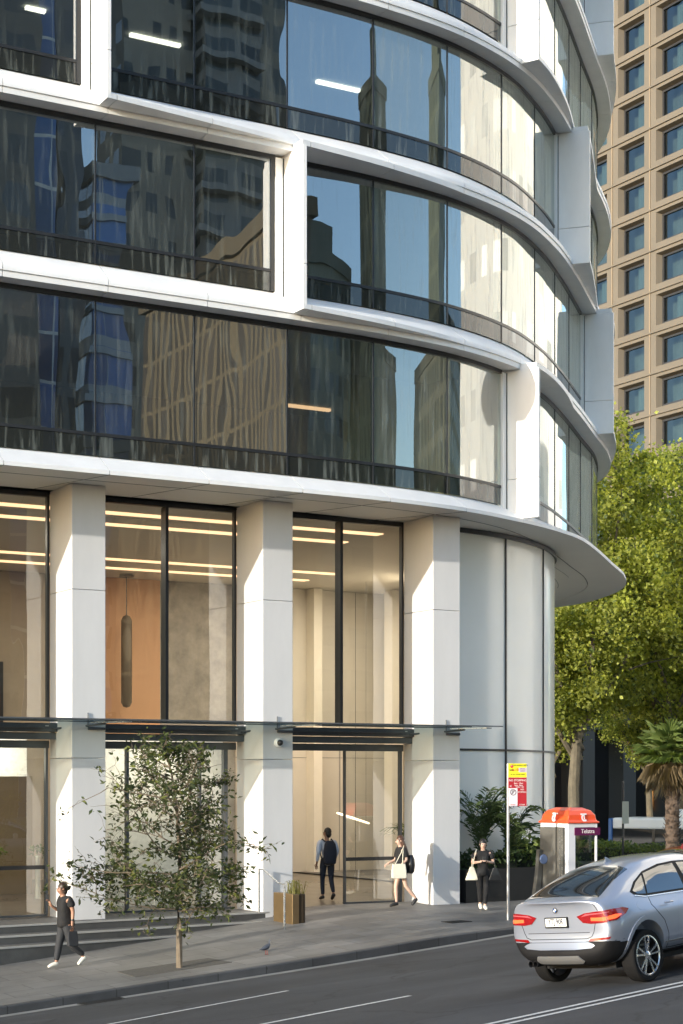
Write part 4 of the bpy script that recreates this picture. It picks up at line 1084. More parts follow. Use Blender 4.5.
mb.box(-W + .002, W, -D_ + .002, -D_ + .09, 1.93, 2.018); mb.box(-W + .002, -W + .09, -D_ + .1, D_ - .1, 1.93, 2.018); mb.box(-W + .01, W - .01, -D_ + .01, D_ - .01, 1.99, 2.015)
mb.build('frame', wfr, pb, bevel=.008)
mb = MB(); mb.box(-W - .006, -W + .04, -D_ + .165, D_ + .01, .0, 1.925); mb.build('side_panel', gry, pb)
mb = MB(); mb.box(-W - .014, -W - .006, -D_ + .20, -D_ + .215, .02, 1.9); mb.box(-W - .014, -W - .006, -D_ + .28, -D_ + .295, .02, 1.9); mb.build('panel_rib', M['steel'], pb)
mb = MB(); mb.box(W - .08, W - .06, -D_ + .12, D_ - .12, .2, 1.93); mb.build('clear_side', M['glass_canopy'], pb)
mb = MB().box(-W + .17, W + .06, -D_ - .02, -D_ + .0, 1.76, 1.925); bn = mb.build('banner', mag, pb)
o = text_mesh('Telstra', .13, wlet, 'lettering', bn); o.location = (.12, -D_ - .022, 1.845); o.rotation_euler = (R_(90), 0, 0)
def logo(par, mat):
    m = MB()
    m.box(-.075, .085, 0, .004, .050, .082)
    pts = [(.01 + .068 * math.cos(t), 0, -.015 + .075 * math.sin(t)) for t in [R_(100 + k * 17) for k in range(14)]]
    rr_ = []
    for i, p in enumerate(pts):
        c0 = Vector((.01, 0, -.015)); d = (Vector(p) - c0); rr_.append([tuple(c0 + d * 1.18), tuple(c0 + d * .62)])
    m.grid(rr_); m.box(.0, .028, .0, .004, -.05, .055)
    return m.build('logo', mat, par, recalc=False)
l1 = logo(cap_, wlet); l1.location = (.02, -D_ - .008, 2.155); l1.rotation_euler = (R_(-12), 0, 0)
l2 = logo(cap_, wlet); l2.location = (-W - .008, -.02, 2.16); l2.rotation_euler = (R_(-13), 0, R_(-90)); l2.scale = (1.2, 1, 1.1)
mb = MB(); mb.box(-.18, .18, .05, .35, .75, 1.35); mb.build('telephone', pm('phone_body', (.10, .10, .12), .4), pb, bevel=.02)
mb = MB(); mb.tube([(.05, .0, .95), (.05, -.03, 1.15), (.05, .0, 1.3)], .03); mb.build('handset', M['black'], pb)
mb = MB(); rows = []
for i in range(13):
    t = i / 12; x = -W - .02 - .16 * (1 - t) ** 2.2; z = -.02 + 1.45 * t
    w = .16 - .08 * t; rows.append([(x - w, D_ - .1, z), (x, D_ - .1, z), (x, D_ + .02, z), (x - w, D_ + .02, z)])
mb.grid(rows, close=True); mb.build('flared_fin', gry, pb, smooth=True)
mb = MB(); mb.lathe([(.0, -.02), (.09, -.02), (.11, .0), (.09, .02), (0, .02)], c=(-W - .10, D_ - .25, 1.22), axis='y', n=24); mb.build('acrylic_hood', pm('blue_acrylic', (.16, .22, .38), .15, spec=.8), pb, smooth=True)
pbx = empty('notice_post', (8.2, 3.2, -.03), label='thin dark post with a pale notice panel behind the phone booth', cat='post')
MB().tube([(0, 0, 0), (0, 0, 2.9)], .03).build('post', M['black'], pbx); MB().box(-.05, .16, -.05, -.03, 1.75, 2.35).build('panel', pm('notice_pale', (.45, .47, .40), .6), pbx)

# ------------------------------------------------------------------ pigeon
pg = MB(); px_, py_ = -6.89, -4.83
pge = empty('pigeon', (px_, py_, P(px_, py_) + .008), rz=R_(20), label='small grey pigeon standing on the footpath near the kerb', cat='bird')
rows = []
for (x, z, a, b_) in ((-.20, .10, .004, .004), (-.15, .105, .022, .012), (-.09, .12, .038, .035), (-.02, .135, .055, .055), (.04, .15, .052, .055), (.075, .185, .033, .035), (.085, .225, .022, .022), (.09, .25, .022, .024), (.10, .27, .016, .014), (.105, .28, .003, .003)):
    rows.append([(x + math.sin(t) * b_ * (.3 if z < .2 else .2), math.cos(t) * a, z + math.sin(t) * b_) for t in [2*math.pi*k/12 for k in range(12)]])
pg.grid(rows, close=True); pg.tube([(.105, 0, .255), (.135, 0, .248)], [.008, .002], 6)
pg.build('body', pm('pigeon_grey', (.07, .08, .10), .6, var=.4, scale=20), pge, smooth=True)
mb = MB()
for s in (-1, 1): mb.tube([(0, s * .02, .09), (.01, s * .022, .004)], .005, 5); mb.tube([(-.01, s * .022, .004), (.04, s * .022, .004)], .005, 5)
mb.build('legs', pm('pigeon_leg', (.35, .10, .08), .6), pge)

# ------------------------------------------------------------------ people
def skin_mesh(name, verts, edges, mat, parent, sub=2, root=0):
    """verts: [(x,y,z,rx,ry)] ; one continuous skinned surface"""
    me = bpy.data.meshes.new(name); bm = bmesh.new(); lay = bm.verts.layers.skin.verify()
    vs = []
    for (x, y, z, rx, ry) in verts:
        v = bm.verts.new((x, y, z)); v[lay].radius = (rx, ry); vs.append(v)
    vs[root][lay].use_root = True
    for a, b_ in edges: bm.edges.new((vs[a], vs[b_]))
    bm.to_mesh(me); bm.free(); me.materials.append(mat)
    o = bpy.data.objects.new(name, me); link(o, parent)
    sk = o.modifiers.new('skin', 'SKIN'); sk.use_smooth_shade = True; sk.branch_smoothing = .3
    ss = o.modifiers.new('subsurf', 'SUBSURF'); ss.levels = sub; ss.render_levels = sub
    return o
def chain(pts):
    return pts, [(i, i + 1) for i in range(len(pts) - 1)]
def make_person(e, J, top, bottom, hair, skinm=None, bulk=1.0, shoes=None, sleeve=.5, female=True, skirt=False, bare_legs=False, long_hair=False, bun=False, head_turn=0):
    """J: joints in local metres, +x = facing direction, z up from the soles. keys: hip,chest,neck,head, L/R sh el wr, hp kn an toe"""
    skinm = skinm or M['skin']
    V = []; E = []
    def add(p, rx, ry=None):
        q = bulk if p[2] < J['neck'][2] - .01 and rx > .04 else 1
        V.append((p[0], p[1], p[2], rx * q, (ry or rx) * q)); return len(V) - 1
    def v3(k): return Vector(J[k])
    pel = add(J['hip'], .090, .075); wa = add(v3('hip').lerp(v3('chest'), .5), .085, .07); ch = add(J['chest'], .105, .08)
    nb = add(v3('neck') - Vector((0, 0, .03)), .055); nk = add(v3('neck') + Vector((0, 0, .03)), .050)
    H = v3('head'); f = Vector((math.cos(head_turn), math.sin(head_turn), 0))
    h1 = add(H + f * .012 + Vector((0, 0, -.065)), .062, .058); h2 = add(H + Vector((0, 0, .0)), .083, .078); h3 = add(H - f * .01 + Vector((0, 0, .065)), .066, .066)
    ns = add(H + f * .098 + Vector((0, 0, -.02)), .012)
    E += [(pel, wa), (wa, ch), (ch, nb), (nb, nk), (nk, h1), (h1, h2), (h2, h3), (h2, ns)]
    for s in 'LR':
        sh = add(J[s + 'sh'], .045); m1 = add(v3(s + 'sh').lerp(v3(s + 'el'), .5), .044); el = add(J[s + 'el'], .036); m2 = add(v3(s + 'el').lerp(v3(s + 'wr'), .4), .035); wr = add(J[s + 'wr'], .024)
        d = (v3(s + 'wr') - v3(s + 'el')).normalized(); hd = Vector(J.get(s + 'hd', d)).normalized()
        pa = add(v3(s + 'wr') + hd * .055, .034, .018)
        E += [(ch, sh), (sh, m1), (m1, el), (el, m2), (m2, wr), (wr, pa)]
        hp = add(J[s + 'hp'], .062); m3 = add(v3(s + 'hp').lerp(v3(s + 'kn'), .5), .064); kn = add(J[s + 'kn'], .050); m4 = add(v3(s + 'kn').lerp(v3(s + 'an'), .35), .050); an = add(J[s + 'an'], .032)
        to = add(J[s + 'toe'], .028)
        E += [(pel, hp), (hp, m3), (m3, kn), (kn, m4), (m4, an), (an, to)]
        J[s + 'palm'] = v3(s + 'wr') + hd * .06
        J[s + 'hdv'] = hd
    skin_mesh('body', V, E, skinm, e)
    # hands: five separate bent fingers per hand
    for s in 'LR':
        hd = J[s + 'hdv']; pc = J[s + 'palm']; side = hd.cross(Vector((0, 0, 1))); side = side.normalized() if side.length > .2 else Vector((1, 0, 0))
        pn = hd.cross(side).normalized(); sgn = 1 if s == 'L' else -1
        fv, fe = [(pc.x, pc.y, pc.z, .022, .014)], []
        for k, ln in enumerate((.068, .078, .072, .056)):
            b0 = pc + side * (k - 1.5) * .019 + hd * .028; k1 = b0 + hd * ln * .5 + pn * .008; k2 = k1 + hd * ln * .3 + pn * .022; k3 = k2 + hd * ln * .1 + pn * .02
            i0 = len(fv); fv += [(*b0, .0095, .009), (*k1, .0088, .008), (*k2, .008, .0075), (*k3, .006, .006)]; fe += [(0, i0), (i0, i0+1), (i0+1, i0+2), (i0+2, i0+3)]
        b0 = pc - hd * .02 - side * .032; i0 = len(fv); fv += [(*b0, .011, .010), (*(b0 - side * .018 + hd * .03 + pn * .01), .010, .009), (*(b0 - side * .014 + hd * .055 + pn * .025), .008, .008)]; fe += [(0, i0), (i0, i0+1), (i0+1, i0+2)]
        skin_mesh('hand', fv, fe, skinm, e, 1)
    # top
    V, E = [], []
    btm = add(v3('hip') + Vector((0, 0, -.13)), .165 if female else .16, .13); pel = add(v3('hip') + Vector((0, 0, -.02)), .165 if female else .16, .13); E.append((btm, pel)); wa = add(v3('hip').lerp(v3('chest'), .5), .150 if female else .165, .12); ch = add(v3('chest') + Vector((0, 0, .02)), .175, .135); nb = add(v3('neck') - Vector((0, 0, .015)), .09, .082)
    E += [(pel, wa), (wa, ch), (ch, nb)]
    for s in 'LR':
        sh = add(v3(s + 'sh') + Vector((0, 0, .0)), .078); m1 = add(v3(s + 'sh').lerp(v3(s + 'el'), min(.9, sleeve + .1)), .066)
        E += [(ch, sh), (sh, m1)]
        if sleeve > 1:
            el = add(J[s + 'el'], .050); w = add(v3(s + 'el').lerp(v3(s + 'wr'), .9), .036); E += [(m1, el), (el, w)]
    skin_mesh('shirt', V, E, top, e)
    V, E = [], []
    wst = add(v3('hip') + Vector((0, 0, .12)), .14, .11); pel = add(v3('hip') + Vector((0, 0, .01)), .155, .125); E.append((wst, pel))
    if skirt:
        for s in 'LR':
            hp = add(v3(s + 'hp') + Vector((0, 0, -.02)), .125, .125); m3 = add(v3(s + 'hp').lerp(v3(s + 'kn'), .42), .115); E += [(pel, hp), (hp, m3)]
    else:
        for s in 'LR':
            hp = add(v3(s + 'hp'), .112); m3 = add(v3(s + 'hp').lerp(v3(s + 'kn'), .5), .086); kn = add(J[s + 'kn'], .064); m4 = add(v3(s + 'kn').lerp(v3(s + 'an'), .4), .060); an = add(v3(s + 'an') + Vector((0, 0, .03)), .046)
            E += [(pel, hp), (hp, m3), (m3, kn), (kn, m4), (m4, an)]
    skin_mesh('skirt' if skirt else 'trousers', V, E, bottom, e)
    # shoes
    for s in 'LR':
        a = v3(s + 'an'); t = v3(s + 'toe'); d = t - a; d.z = 0
        dirv = (t - a).normalized(); heel = a - dirv * .05 + Vector((0, 0, -.035)); 
        mid = a.lerp(t, .5) + Vector((0, 0, -.005)); tip = t + dirv * .05
        vs_ = [(*heel, .044, .042), (*(a + Vector((0, 0, -.02))), .050, .050), (*mid, .048, .046), (*t, .046, .036), (*tip, .032, .024)]
        skin_mesh('shoe', vs_, [(0, 1), (1, 2), (2, 3), (3, 4)], shoes, e)
    # hair
    hm = MB(); sdv = Vector((-f.y, f.x, 0)); up = Vector((0, 0, 1))
    def blob(c, a, b_, d, cut=None):
        rows = []
        for i in range(11):
            ph = -math.pi / 2 + math.pi * i / 10; rw = []
            for k in range(18):
                t = 2 * math.pi * k / 18
                p = f * (math.cos(t) * math.cos(ph) * a) + sdv * (math.sin(t) * math.cos(ph) * b_) + up * (math.sin(ph) * d)
                rw.append(tuple(c + p * (1 + .05 * math.sin(7 * t + 3 * ph))))
            rows.append(rw)
        hm.grid(rows, close=True)
    blob(H - f * .030 + up * .035, .092, .088, .098)
    blob(H - f * .055 - up * .03, .062, .080, .085)
    if long_hair:
        rows = []
        for (z, bk_, w, t_) in ((.06, .03, .085, .07), (-.04, .065, .100, .07), (-.14, .11, .112, .065), (-.26, .155, .11, .06), (-.38, .20, .09, .05), (-.46, .20, .03, .015)):
            rows.append([tuple(H - f * (bk_ + math.cos(t) * t_) + sdv * math.sin(t) * w + up * (z + .01 * math.sin(5 * t))) for t in [2*math.pi*k/16 for k in range(16)]])
        hm.grid(rows, close=True)
    if bun: blob(H - f * .135 + up * .015, .05, .045, .04); blob(H - f * .165 + up * .035, .03, .03, .026)
    hm.build('hair', hair, e, smooth=True)
    sd = Vector((-f.y, f.x, 0))
    for s in (-1, 1):
        ey = MB().lathe([(0, -.009), (.007, -.006), (.009, 0), (.007, .006), (0, .009)], c=tuple(H + f * .080 + sd * s * .030 + Vector((0, 0, .008))), n=10); ey.build('eye', pm('eye_dark', (.03, .02, .02), .3), e, smooth=True)
        er = MB().lathe([(0, -.008), (.016, -.006), (.020, 0), (.016, .006), (0, .008)], c=tuple(H + sd * s * .082 - f * .005), n=10, axis='y'); er.build('ear', skinm, e, smooth=True)
    mo = MB().tube([H + f * .083 + sd * .022 + Vector((0, 0, -.048)), H + f * .089 + Vector((0, 0, -.049)), H + f * .083 - sd * .022 + Vector((0, 0, -.048))], .005, 6); mo.build('mouth', pm('lip', (.35, .13, .11), .5), e, smooth=True)
    return e
blackc = pm('black_cotton', (.012, .012, .013), .85, var=.5, scale=6, bump=1.0, bscale=9); navy = pm('navy_cloth', (.012, .016, .03), .85, var=.3, scale=6, bump=.3, bscale=12)
charc = pm('charcoal_leggings', (.022, .024, .028), .8, var=.2, bump=.2, bscale=12); hairb = pm('dark_brown_hair', (.035, .02, .012), .5, var=.5, scale=20, stretch=(4, 4, .6)); hairk = pm('black_hair', (.012, .010, .009), .45, var=.4, scale=30)
hairl = pm('long_brown_hair', (.065, .028, .016), .45, var=.5, scale=20, stretch=(4, 4, .5)); sneak = pm('white_sneaker', (.66, .64, .56), .6); bshoe = pm('black_shoe', (.015, .015, .016), .5)
shirtb = pm('pale_blue_shirt', (.50, .55, .66), .8, var=.08, bump=.3, bscale=10)
sk1 = pm('skin_tan', (.38, .20, .13), .5); sk2 = pm('skin_light', (.56, .37, .28), .5); sk3 = pm('skin_brown', (.30, .17, .11), .5)
def B(h=1.65, w=.175, **k):
    s = h / 1.65
    J = dict(hip=(0, 0, .90), chest=(.01, 0, 1.20), neck=(.02, 0, 1.405), head=(.035, 0, 1.535),
             Lsh=(.0, w, 1.345), Rsh=(.0, -w, 1.345), Lel=(-.02, w + .05, 1.08), Rel=(-.02, -w - .05, 1.08), Lwr=(.03, w + .05, .86), Rwr=(.03, -w - .05, .86),
             Lhp=(0, .085, .86), Rhp=(0, -.085, .86), Lkn=(.02, .09, .47), Rkn=(.02, -.09, .47), Lan=(-.02, .09, .085), Ran=(-.02, -.09, .085), Ltoe=(.11, .10, .04), Rtoe=(.11, -.10, .04))
    J.update(k)
    return {a: tuple(q * s for q in v) for a, v in J.items()}
def bag_tote(e, p, w, h, d, mat, ax='x', name='tote_bag', strap=None):
    mb = MB(); rows = []
    for (k, zz) in ((.80, 0), (1, .06), (1.03, .5), (.96, .85), (.92, 1)):
        hw, hd = w / 2 * k, d / 2 * (1.25 - .9 * zz); z = p[2] + h * zz
        ring = [(-hw, -hd), (hw, -hd), (hw, hd), (-hw, hd)]
        rows.append([(p[0] + (a if ax == 'x' else b_), p[1] + (b_ if ax == 'x' else a), z) for a, b_ in ring])
    mb.grid(rows, close=True); mb.f.append((0, 1, 2, 3)); mb.m.append(0)
    o = mb.build(name, mat, e, smooth=False, bevel=.015)
    if strap: MB().tube(strap, .009, 6).build('strap', mat, o)
    return o
# 1. woman with phone walking left past the steps: faces the picture's left (local +x -> world -X side)
def face(deg): return R_(deg)
w1 = empty('person', (-10.27, -3.2, P(-10.27, -3.2) + .008), rz=R_(180 + 4), label='person in black t-shirt and leggings walking left past the steps, phone raised', cat='person', group='people on foot')
make_person(w1, B(1.60, .17, hip=(0, 0, .89), chest=(.03, 0, 1.19), neck=(.06, 0, 1.40), head=(.095, 0, 1.525),
    Lel=(-.05, .21, 1.10), Lwr=(-.03, .22, .86), Rel=(.06, -.2, 1.10), Rwr=(.24, -.15, 1.20), Rhd=(.5, .1, 1), Lhd=(0, 0, -1),
    Rkn=(.10, -.085, .48), Ran=(.17, -.08, .10), Rtoe=(.30, -.08, .045), Lkn=(-.06, .085, .47), Lan=(-.34, .085, .20), Ltoe=(-.24, .09, .09)),
    blackc, charc, hairb, sk1, shoes=sneak, sleeve=.62, bun=True, bulk=1.17)
MB().box(.285, .30, -.185, -.115, 1.245, 1.385).build('phone', M['black'], w1, bevel=.005)
bag_tote(w1, (-.03, .225, .42), .20, .28, .10, charc, 'x', 'hand_bag', [(-.09, .225, .68), (-.05, .225, .80), (.0, .225, .80), (.04, .225, .68)])
MB().lathe([(.028, -.02), (.031, 0), (.028, .02)], c=(-.032, .223, .91), n=16).build('wrist_watch', M['black'], w1)
# 2. man with backpack walking into the lobby (seen from behind)
w2 = empty('person', (-1.35, 2.6, .004), rz=R_(78), label='person in pale blue shirt with navy backpack walking into the open doorway', cat='person', group='people on foot')
make_person(w2, B(1.74, .185, Lel=(-.06, .23, 1.08), Lwr=(.02, .24, .86), Rel=(-.03, -.23, 1.08), Rwr=(.10, -.2, .90),
    Lkn=(.08, .09, .48), Lan=(.05, .09, .09), Ltoe=(.18, .10, .04), Rkn=(-.02, -.09, .46), Ran=(-.20, -.09, .15), Rtoe=(-.10, -.09, .05)),
    shirtb, navy, hairk, sk3, shoes=bshoe, sleeve=1.2, female=False, head_turn=.7)
mb = MB(); rows = []
for (z, w, d) in ((.86, .10, .04), (.90, .15, .09), (1.05, .17, .12), (1.2, .165, .12), (1.36, .14, .09), (1.44, .09, .04)):
    rows.append([(-.20 + math.cos(t) * d - d * .3, math.sin(t) * w, z) for t in [2*math.pi*k/16 for k in range(16)]])
mb.grid(rows, close=True); mb.f += [tuple(range(16)), tuple(range(80, 96))]; mb.m += [0, 0]
bk = mb.build('backpack', navy, w2, smooth=True)
for s in (-1, 1): MB().tube([(-.15, s*.10, 1.42), (.02, s*.115, 1.47), (.15, s*.12, 1.36), (.14, s*.13, 1.12), (-.08, s*.15, .98)], .018, 6).build('strap', navy, bk)
# 3. woman with long hair, cream tote and black backpack
w3 = empty('person', (-1.0, -.20, P(-1.0, -.2) + .012), rz=R_(170), label='person with long brown hair and short black outfit carrying a cream tote', cat='person', group='people on foot')
make_person(w3, B(1.62, .165, head=(.045, 0, 1.53), Lel=(-.06, .20, 1.10), Lwr=(.08, .21, .98), Rel=(.06, -.2, 1.08), Rwr=(.22, -.17, 1.02),
    Rkn=(.10, -.08, .47), Ran=(.08, -.08, .09), Rtoe=(.21, -.08, .035), Lkn=(-.09, .08, .48), Lan=(-.34, .085, .19), Ltoe=(-.26, .09, .07)),
    blackc, blackc, hairl, sk2, shoes=bshoe, sleeve=.75, skirt=True, long_hair=True)
cream = pm('cream_canvas', (.72, .68, .55), .85, var=.08, bump=.2)
bag_tote(w3, (.15, .24, .66), .34, .33, .10, cream, 'x', 'tote_bag', [(.06, .24, .98), (.04, .22, 1.25), (.0, .17, 1.40), (.08, .22, 1.25), (.24, .24, .98)])
mb = MB(); rows = []
for (z, w, d) in ((.86, .10, .05), (.90, .14, .09), (1.05, .15, .11), (1.18, .14, .10), (1.28, .10, .06)):
    rows.append([(-.20 + math.cos(t) * d, .05 + math.sin(t) * w, z - .10) for t in [2*math.pi*k/16 for k in range(16)]])
mb.grid(rows, close=True); mb.f += [tuple(range(16)), tuple(range(64, 80))]; mb.m += [0, 0]; mb.build('backpack', pm('black_leather', (.012, .012, .013), .35), w3, smooth=True)
# 4. woman facing the camera, phone in both hands
w4 = empty('person', (.33, -1.55, P(.33, -1.55) + .012), rz=R_(-118), label='person in black facing the street, holding a phone in both hands', cat='person', group='people on foot')
make_person(w4, B(1.58, .17, neck=(.02, 0, 1.40), head=(.045, 0, 1.53), Lel=(.0, .25, 1.10), Rel=(.0, -.25, 1.10), Lwr=(.21, .09, 1.13), Rwr=(.21, -.09, 1.13), Lhd=(.6, -.5, .3), Rhd=(.6, .5, .3),
    Lan=(.08, .04, .09), Ltoe=(.20, .05, .04), Lkn=(.08, .07, .48), Rkn=(.0, -.07, .47), Ran=(-.10, -.05, .12), Rtoe=(.01, -.05, .045)),
    blackc, blackc, hairk, sk2, shoes=sneak, sleeve=.6, bulk=1.05)
MB().box(.285, .298, -.04, .04, 1.08, 1.20).build('phone', M['black'], w4, bevel=.004)
bag_tote(w4, (.02, -.25, .66), .10, .30, .24, cream, 'x', 'tote_bag', [(.05, -.24, .94), (.10, -.20, 1.2), (.06, -.15, 1.36), (.0, -.22, 1.2), (.0, -.26, .94)])
bag_tote(w4, (.04, .27, .64), .12, .30, .26, pm('black_leather', (.012, .012, .013), .35), 'x', 'shoulder_bag', [(.05, .27, .92), (.04, .26, 1.08), (.0, .28, .92)])

# ------------------------------------------------------------------ covers in the ground
def cover(name, label, x, y, w, d, rz, hf, mat):
    e = MB(); e.box(-w/2, w/2, -d/2, d/2, -.02, .004)
    for k in range(-3, 4): e.box(-w/2 + .03, w/2 - .03, k * d / 8 - .006, k * d / 8 + .006, .0042, .008)
    o = e.build(name, mat); o.location = (x, y, hf(x, y) + .008); o.rotation_euler = (-.063 * 0, -.075 if x < -3 else 0, rz)
    tag(o, label, 'cover'); return o
iron = pm('cast_iron_cover', (.03, .03, .03), .6, metal=.3, var=.3, scale=12)
cover('service_cover', 'small dark rectangular cover set in the footpath between the pole and the kerb', -1.75, -3.6, .55, .35, R_(8), P, iron)
cover('drain_grate', 'dark iron drain grate in the gutter left of the street tree', -10.9, -6.52, .8, .32, R_(3), RD, iron)
# ------------------------------------------------------------------ cars
ST = [  # x, zbot, wlow, zlow, W, zsh, wbelt, zbelt, wtop, ztop, zc, bend
 (0.00, .50, .70, .58, .81, .78, .77, .102e1, .68, 1.115, 1.13, .15),
 (0.04, .38, .80, .52, .88, .80, .82, 1.05, .73, 1.15, 1.17, .145),
 (0.16, .31, .84, .50, .905, .84, .845, 1.07, .76, 1.16, 1.185, .15),
 (0.30, .28, .88, .50, .925, .86, .855, 1.09, .77, 1.185, 1.215, .11),
 (0.62, .27, .905, .50, .935, .89, .855, 1.10, .73, 1.31, 1.35, .05),
 (0.95, .27, .915, .50, .94, .90, .845, 1.10, .65, 1.42, 1.46, .02),
 (1.30, .26, .92, .50, .94, .90, .835, 1.09, .60, 1.51, 1.555, 0),
 (1.80, .26, .915, .50, .93, .90, .83, 1.07, .585, 1.565, 1.61, 0),
 (2.30, .26, .915, .50, .93, .90, .83, 1.05, .58, 1.575, 1.62, 0),
 (2.80, .26, .915, .50, .93, .89, .83, 1.03, .58, 1.535, 1.59, 0),
 (3.20, .26, .915, .50, .935, .88, .83, 1.02, .62, 1.38, 1.44, 0),
 (3.70, .26, .915, .50, .94, .86, .82, 1.00, .72, 1.06, 1.13, -.03),
 (4.15, .27, .89, .50, .915, .80, .79, .95, .64, .99, 1.04, -.08),
 (4.45, .30, .80, .48, .85, .72, .72, .86, .50, .90, .94, -.14),
 (4.60, .38, .68, .48, .74, .66, .60, .76, .40, .80, .82, -.18)]
def car_mesh(paint):
    vs = []; n = 0
    for (x, zb, wl, zl, W, zs, wb, zbt, wt, zt, zc, bend) in ST:
        half = [(0, zb), (wl * .8, zb), (wl, zl), (W - .008, (zl + zs) / 2), (W, zs - .03), (W - .02, zs + .04), (wb, zbt), (wt, zt), (wt * .55, (zt + zc * 2) / 3 + .003), (0, zc)]
        ring = half + [(-y, z) for (y, z) in half[-2:0:-1]]
        n = len(ring); vs += [(x + bend * (abs(y) / .94) ** 2.2, y, z) for (y, z) in ring]
    fs = []
    for i in range(len(ST) - 1):
        for k in range(n): fs.append((i*n+k, i*n+(k+1) % n, (i+1)*n+(k+1) % n, (i+1)*n+k))
    h = n // 2
    for base, flip in ((0, 1), ((len(ST) - 1) * n, 0)):
        for k in range(h):
            a, b_, c, d = base + k, base + k + 1, base + (n - k - 1) % n, base + (n - k) % n
            q = [a, b_, c, d]; qq = []
            for w_ in q:
                if w_ not in qq: qq.append(w_)
            if len(qq) > 2: fs.append(tuple(qq))
    me = bpy.data.meshes.new('car_body'); me.from_pydata(vs, [], fs)
    bm = bmesh.new(); bm.from_mesh(me); bmesh.ops.recalc_face_normals(bm, faces=bm.faces); bm.to_mesh(me); bm.free()
    me.materials.append(paint)
    tmp = bpy.data.objects.new('tmp', me); COL.objects.link(tmp)
    s = tmp.modifiers.new('s', 'SUBSURF'); s.levels = 3; s.render_levels = 3
    bpy.context.view_layer.update(); dg = bpy.context.evaluated_depsgraph_get()
    full = bpy.data.meshes.new_from_object(tmp.evaluated_get(dg))
    bmx = bmesh.new(); bmx.from_mesh(full); bvh = BVHTree.FromBMesh(bmx); bmx.free()
    cuts = []
    for x in (.94, 3.75):
        for s_ in (-1, 1):
            m = MB(); m.lathe([(0, -.20), (.425, -.20), (.425, .20), (0, .20)], c=(x, s_ * .86, .38), axis='y', n=48)
            c = m.build('cut', paint); cuts.append(c)
            b = tmp.modifiers.new('b', 'BOOLEAN'); b.operation = 'DIFFERENCE'; b.object = c; b.solver = 'EXACT'
    bpy.context.view_layer.update(); dg = bpy.context.evaluated_depsgraph_get()
    out = bpy.data.meshes.new_from_object(tmp.evaluated_get(dg)); out.name = 'car_body'
    for c in cuts + [tmp]: COL.objects.unlink(c); bpy.data.objects.remove(c)
    out.materials.clear(); out.materials.append(paint)
    out.polygons.foreach_set('use_smooth', [True] * len(out.polygons)); out.set_sharp_from_angle(angle=R_(40))
    return out, bvh
def resample(poly, st=.03):
    out = []
    for i in range(len(poly)):
        a = Vector(poly[i]); b_ = Vector(poly[(i + 1) % len(poly)]); k = max(1, int((b_ - a).length / st))
        out += [a.lerp(b_, j / k) for j in range(k)]
    return out
def smooth_poly(poly, it=2):
    for _ in range(it):
        o = []
        for i in range(len(poly)):
            a = Vector(poly[i]); b_ = Vector(poly[(i+1) % len(poly)]); o += [a.lerp(b_, .25), a.lerp(b_, .75)]
        poly = o
    return poly
def patch(bvh, poly, mode, name, mat, parent, off=.004, st=.03, sm=0, side=-1, thick=.012):
    """a panel following the car body: outline given in side (x,z), rear (y,z) or top (x,y) view"""
    if sm: poly = smooth_poly(poly, sm)
    pl = resample(poly, st); n = len(pl)
    pts = [Vector(p) for p in pl]; xs = [p.x for p in pts]; ys = [p.y for p in pts]
    x = min(xs)
    while x < max(xs):
        y = min(ys)
        while y < max(ys): pts.append(Vector((x + .001, y + .0013))); y += st
        x += st
    vv, ee, ff, ov, oe, of = delaunay_2d_cdt(pts, [], [list(range(n))], 1, 1e-6)
    V3 = []; 
    for p in vv:
        if mode == 'side': o, d = Vector((p.x, side * 2.0, p.y)), Vector((0, -side, 0))
        elif mode == 'rear': o, d = Vector((-1.5, p.x, p.y)), Vector((1, 0, 0))
        elif mode == 'front': o, d = Vector((6, p.x, p.y)), Vector((-1, 0, 0))
        else: o, d = Vector((p.x, p.y, 3)), Vector((0, 0, -1))
        h = bvh.ray_cast(o, d)
        if h[0] is None: V3.append(None)
        else:
            nn = h[1] if h[1].dot(d) < 0 else -h[1]
            V3.append((h[0], nn))
    idx = {}; mb = MB(); outer = []
    for i, q in enumerate(V3):
        if q: idx[i] = len(outer); outer.append(tuple(q[0] + q[1] * off))
    faces = [tuple(idx[i] for i in f) for f in ff if all(i in idx for i in f)]
    cnt = {}
    for f in faces:
        for a, b_ in zip(f, f[1:] + f[:1]): cnt[frozenset((a, b_))] = cnt.get(frozenset((a, b_)), 0) + 1
    mb.add(outer, faces)
    inner = [tuple(q[0] - q[1] * thick) for q in V3 if q]; n0 = len(mb.v); mb.v += inner
    for e_, c in cnt.items():
        if c == 1:
            a, b_ = tuple(e_); mb.f.append((a, b_, n0 + b_, n0 + a)); mb.m.append(0)
    return mb.build(name, mat, parent, smooth=True)
def ribbon(bvh, line, w, mode, name, mat, parent, off=.002, side=-1, st=.03):
    L_, R2 = [], []
    ln = [Vector(p) for p in line]
    for i, p in enumerate(ln):
        t = (ln[min(i+1, len(ln)-1)] - ln[max(i-1, 0)]).normalized(); nrm = Vector((-t.y, t.x)) * w / 2; L_.append(tuple(p + nrm)); R2.append(tuple(p - nrm))
    return patch(bvh, L_ + R2[::-1], mode, name, mat, parent, off, st, side=side, thick=.004)
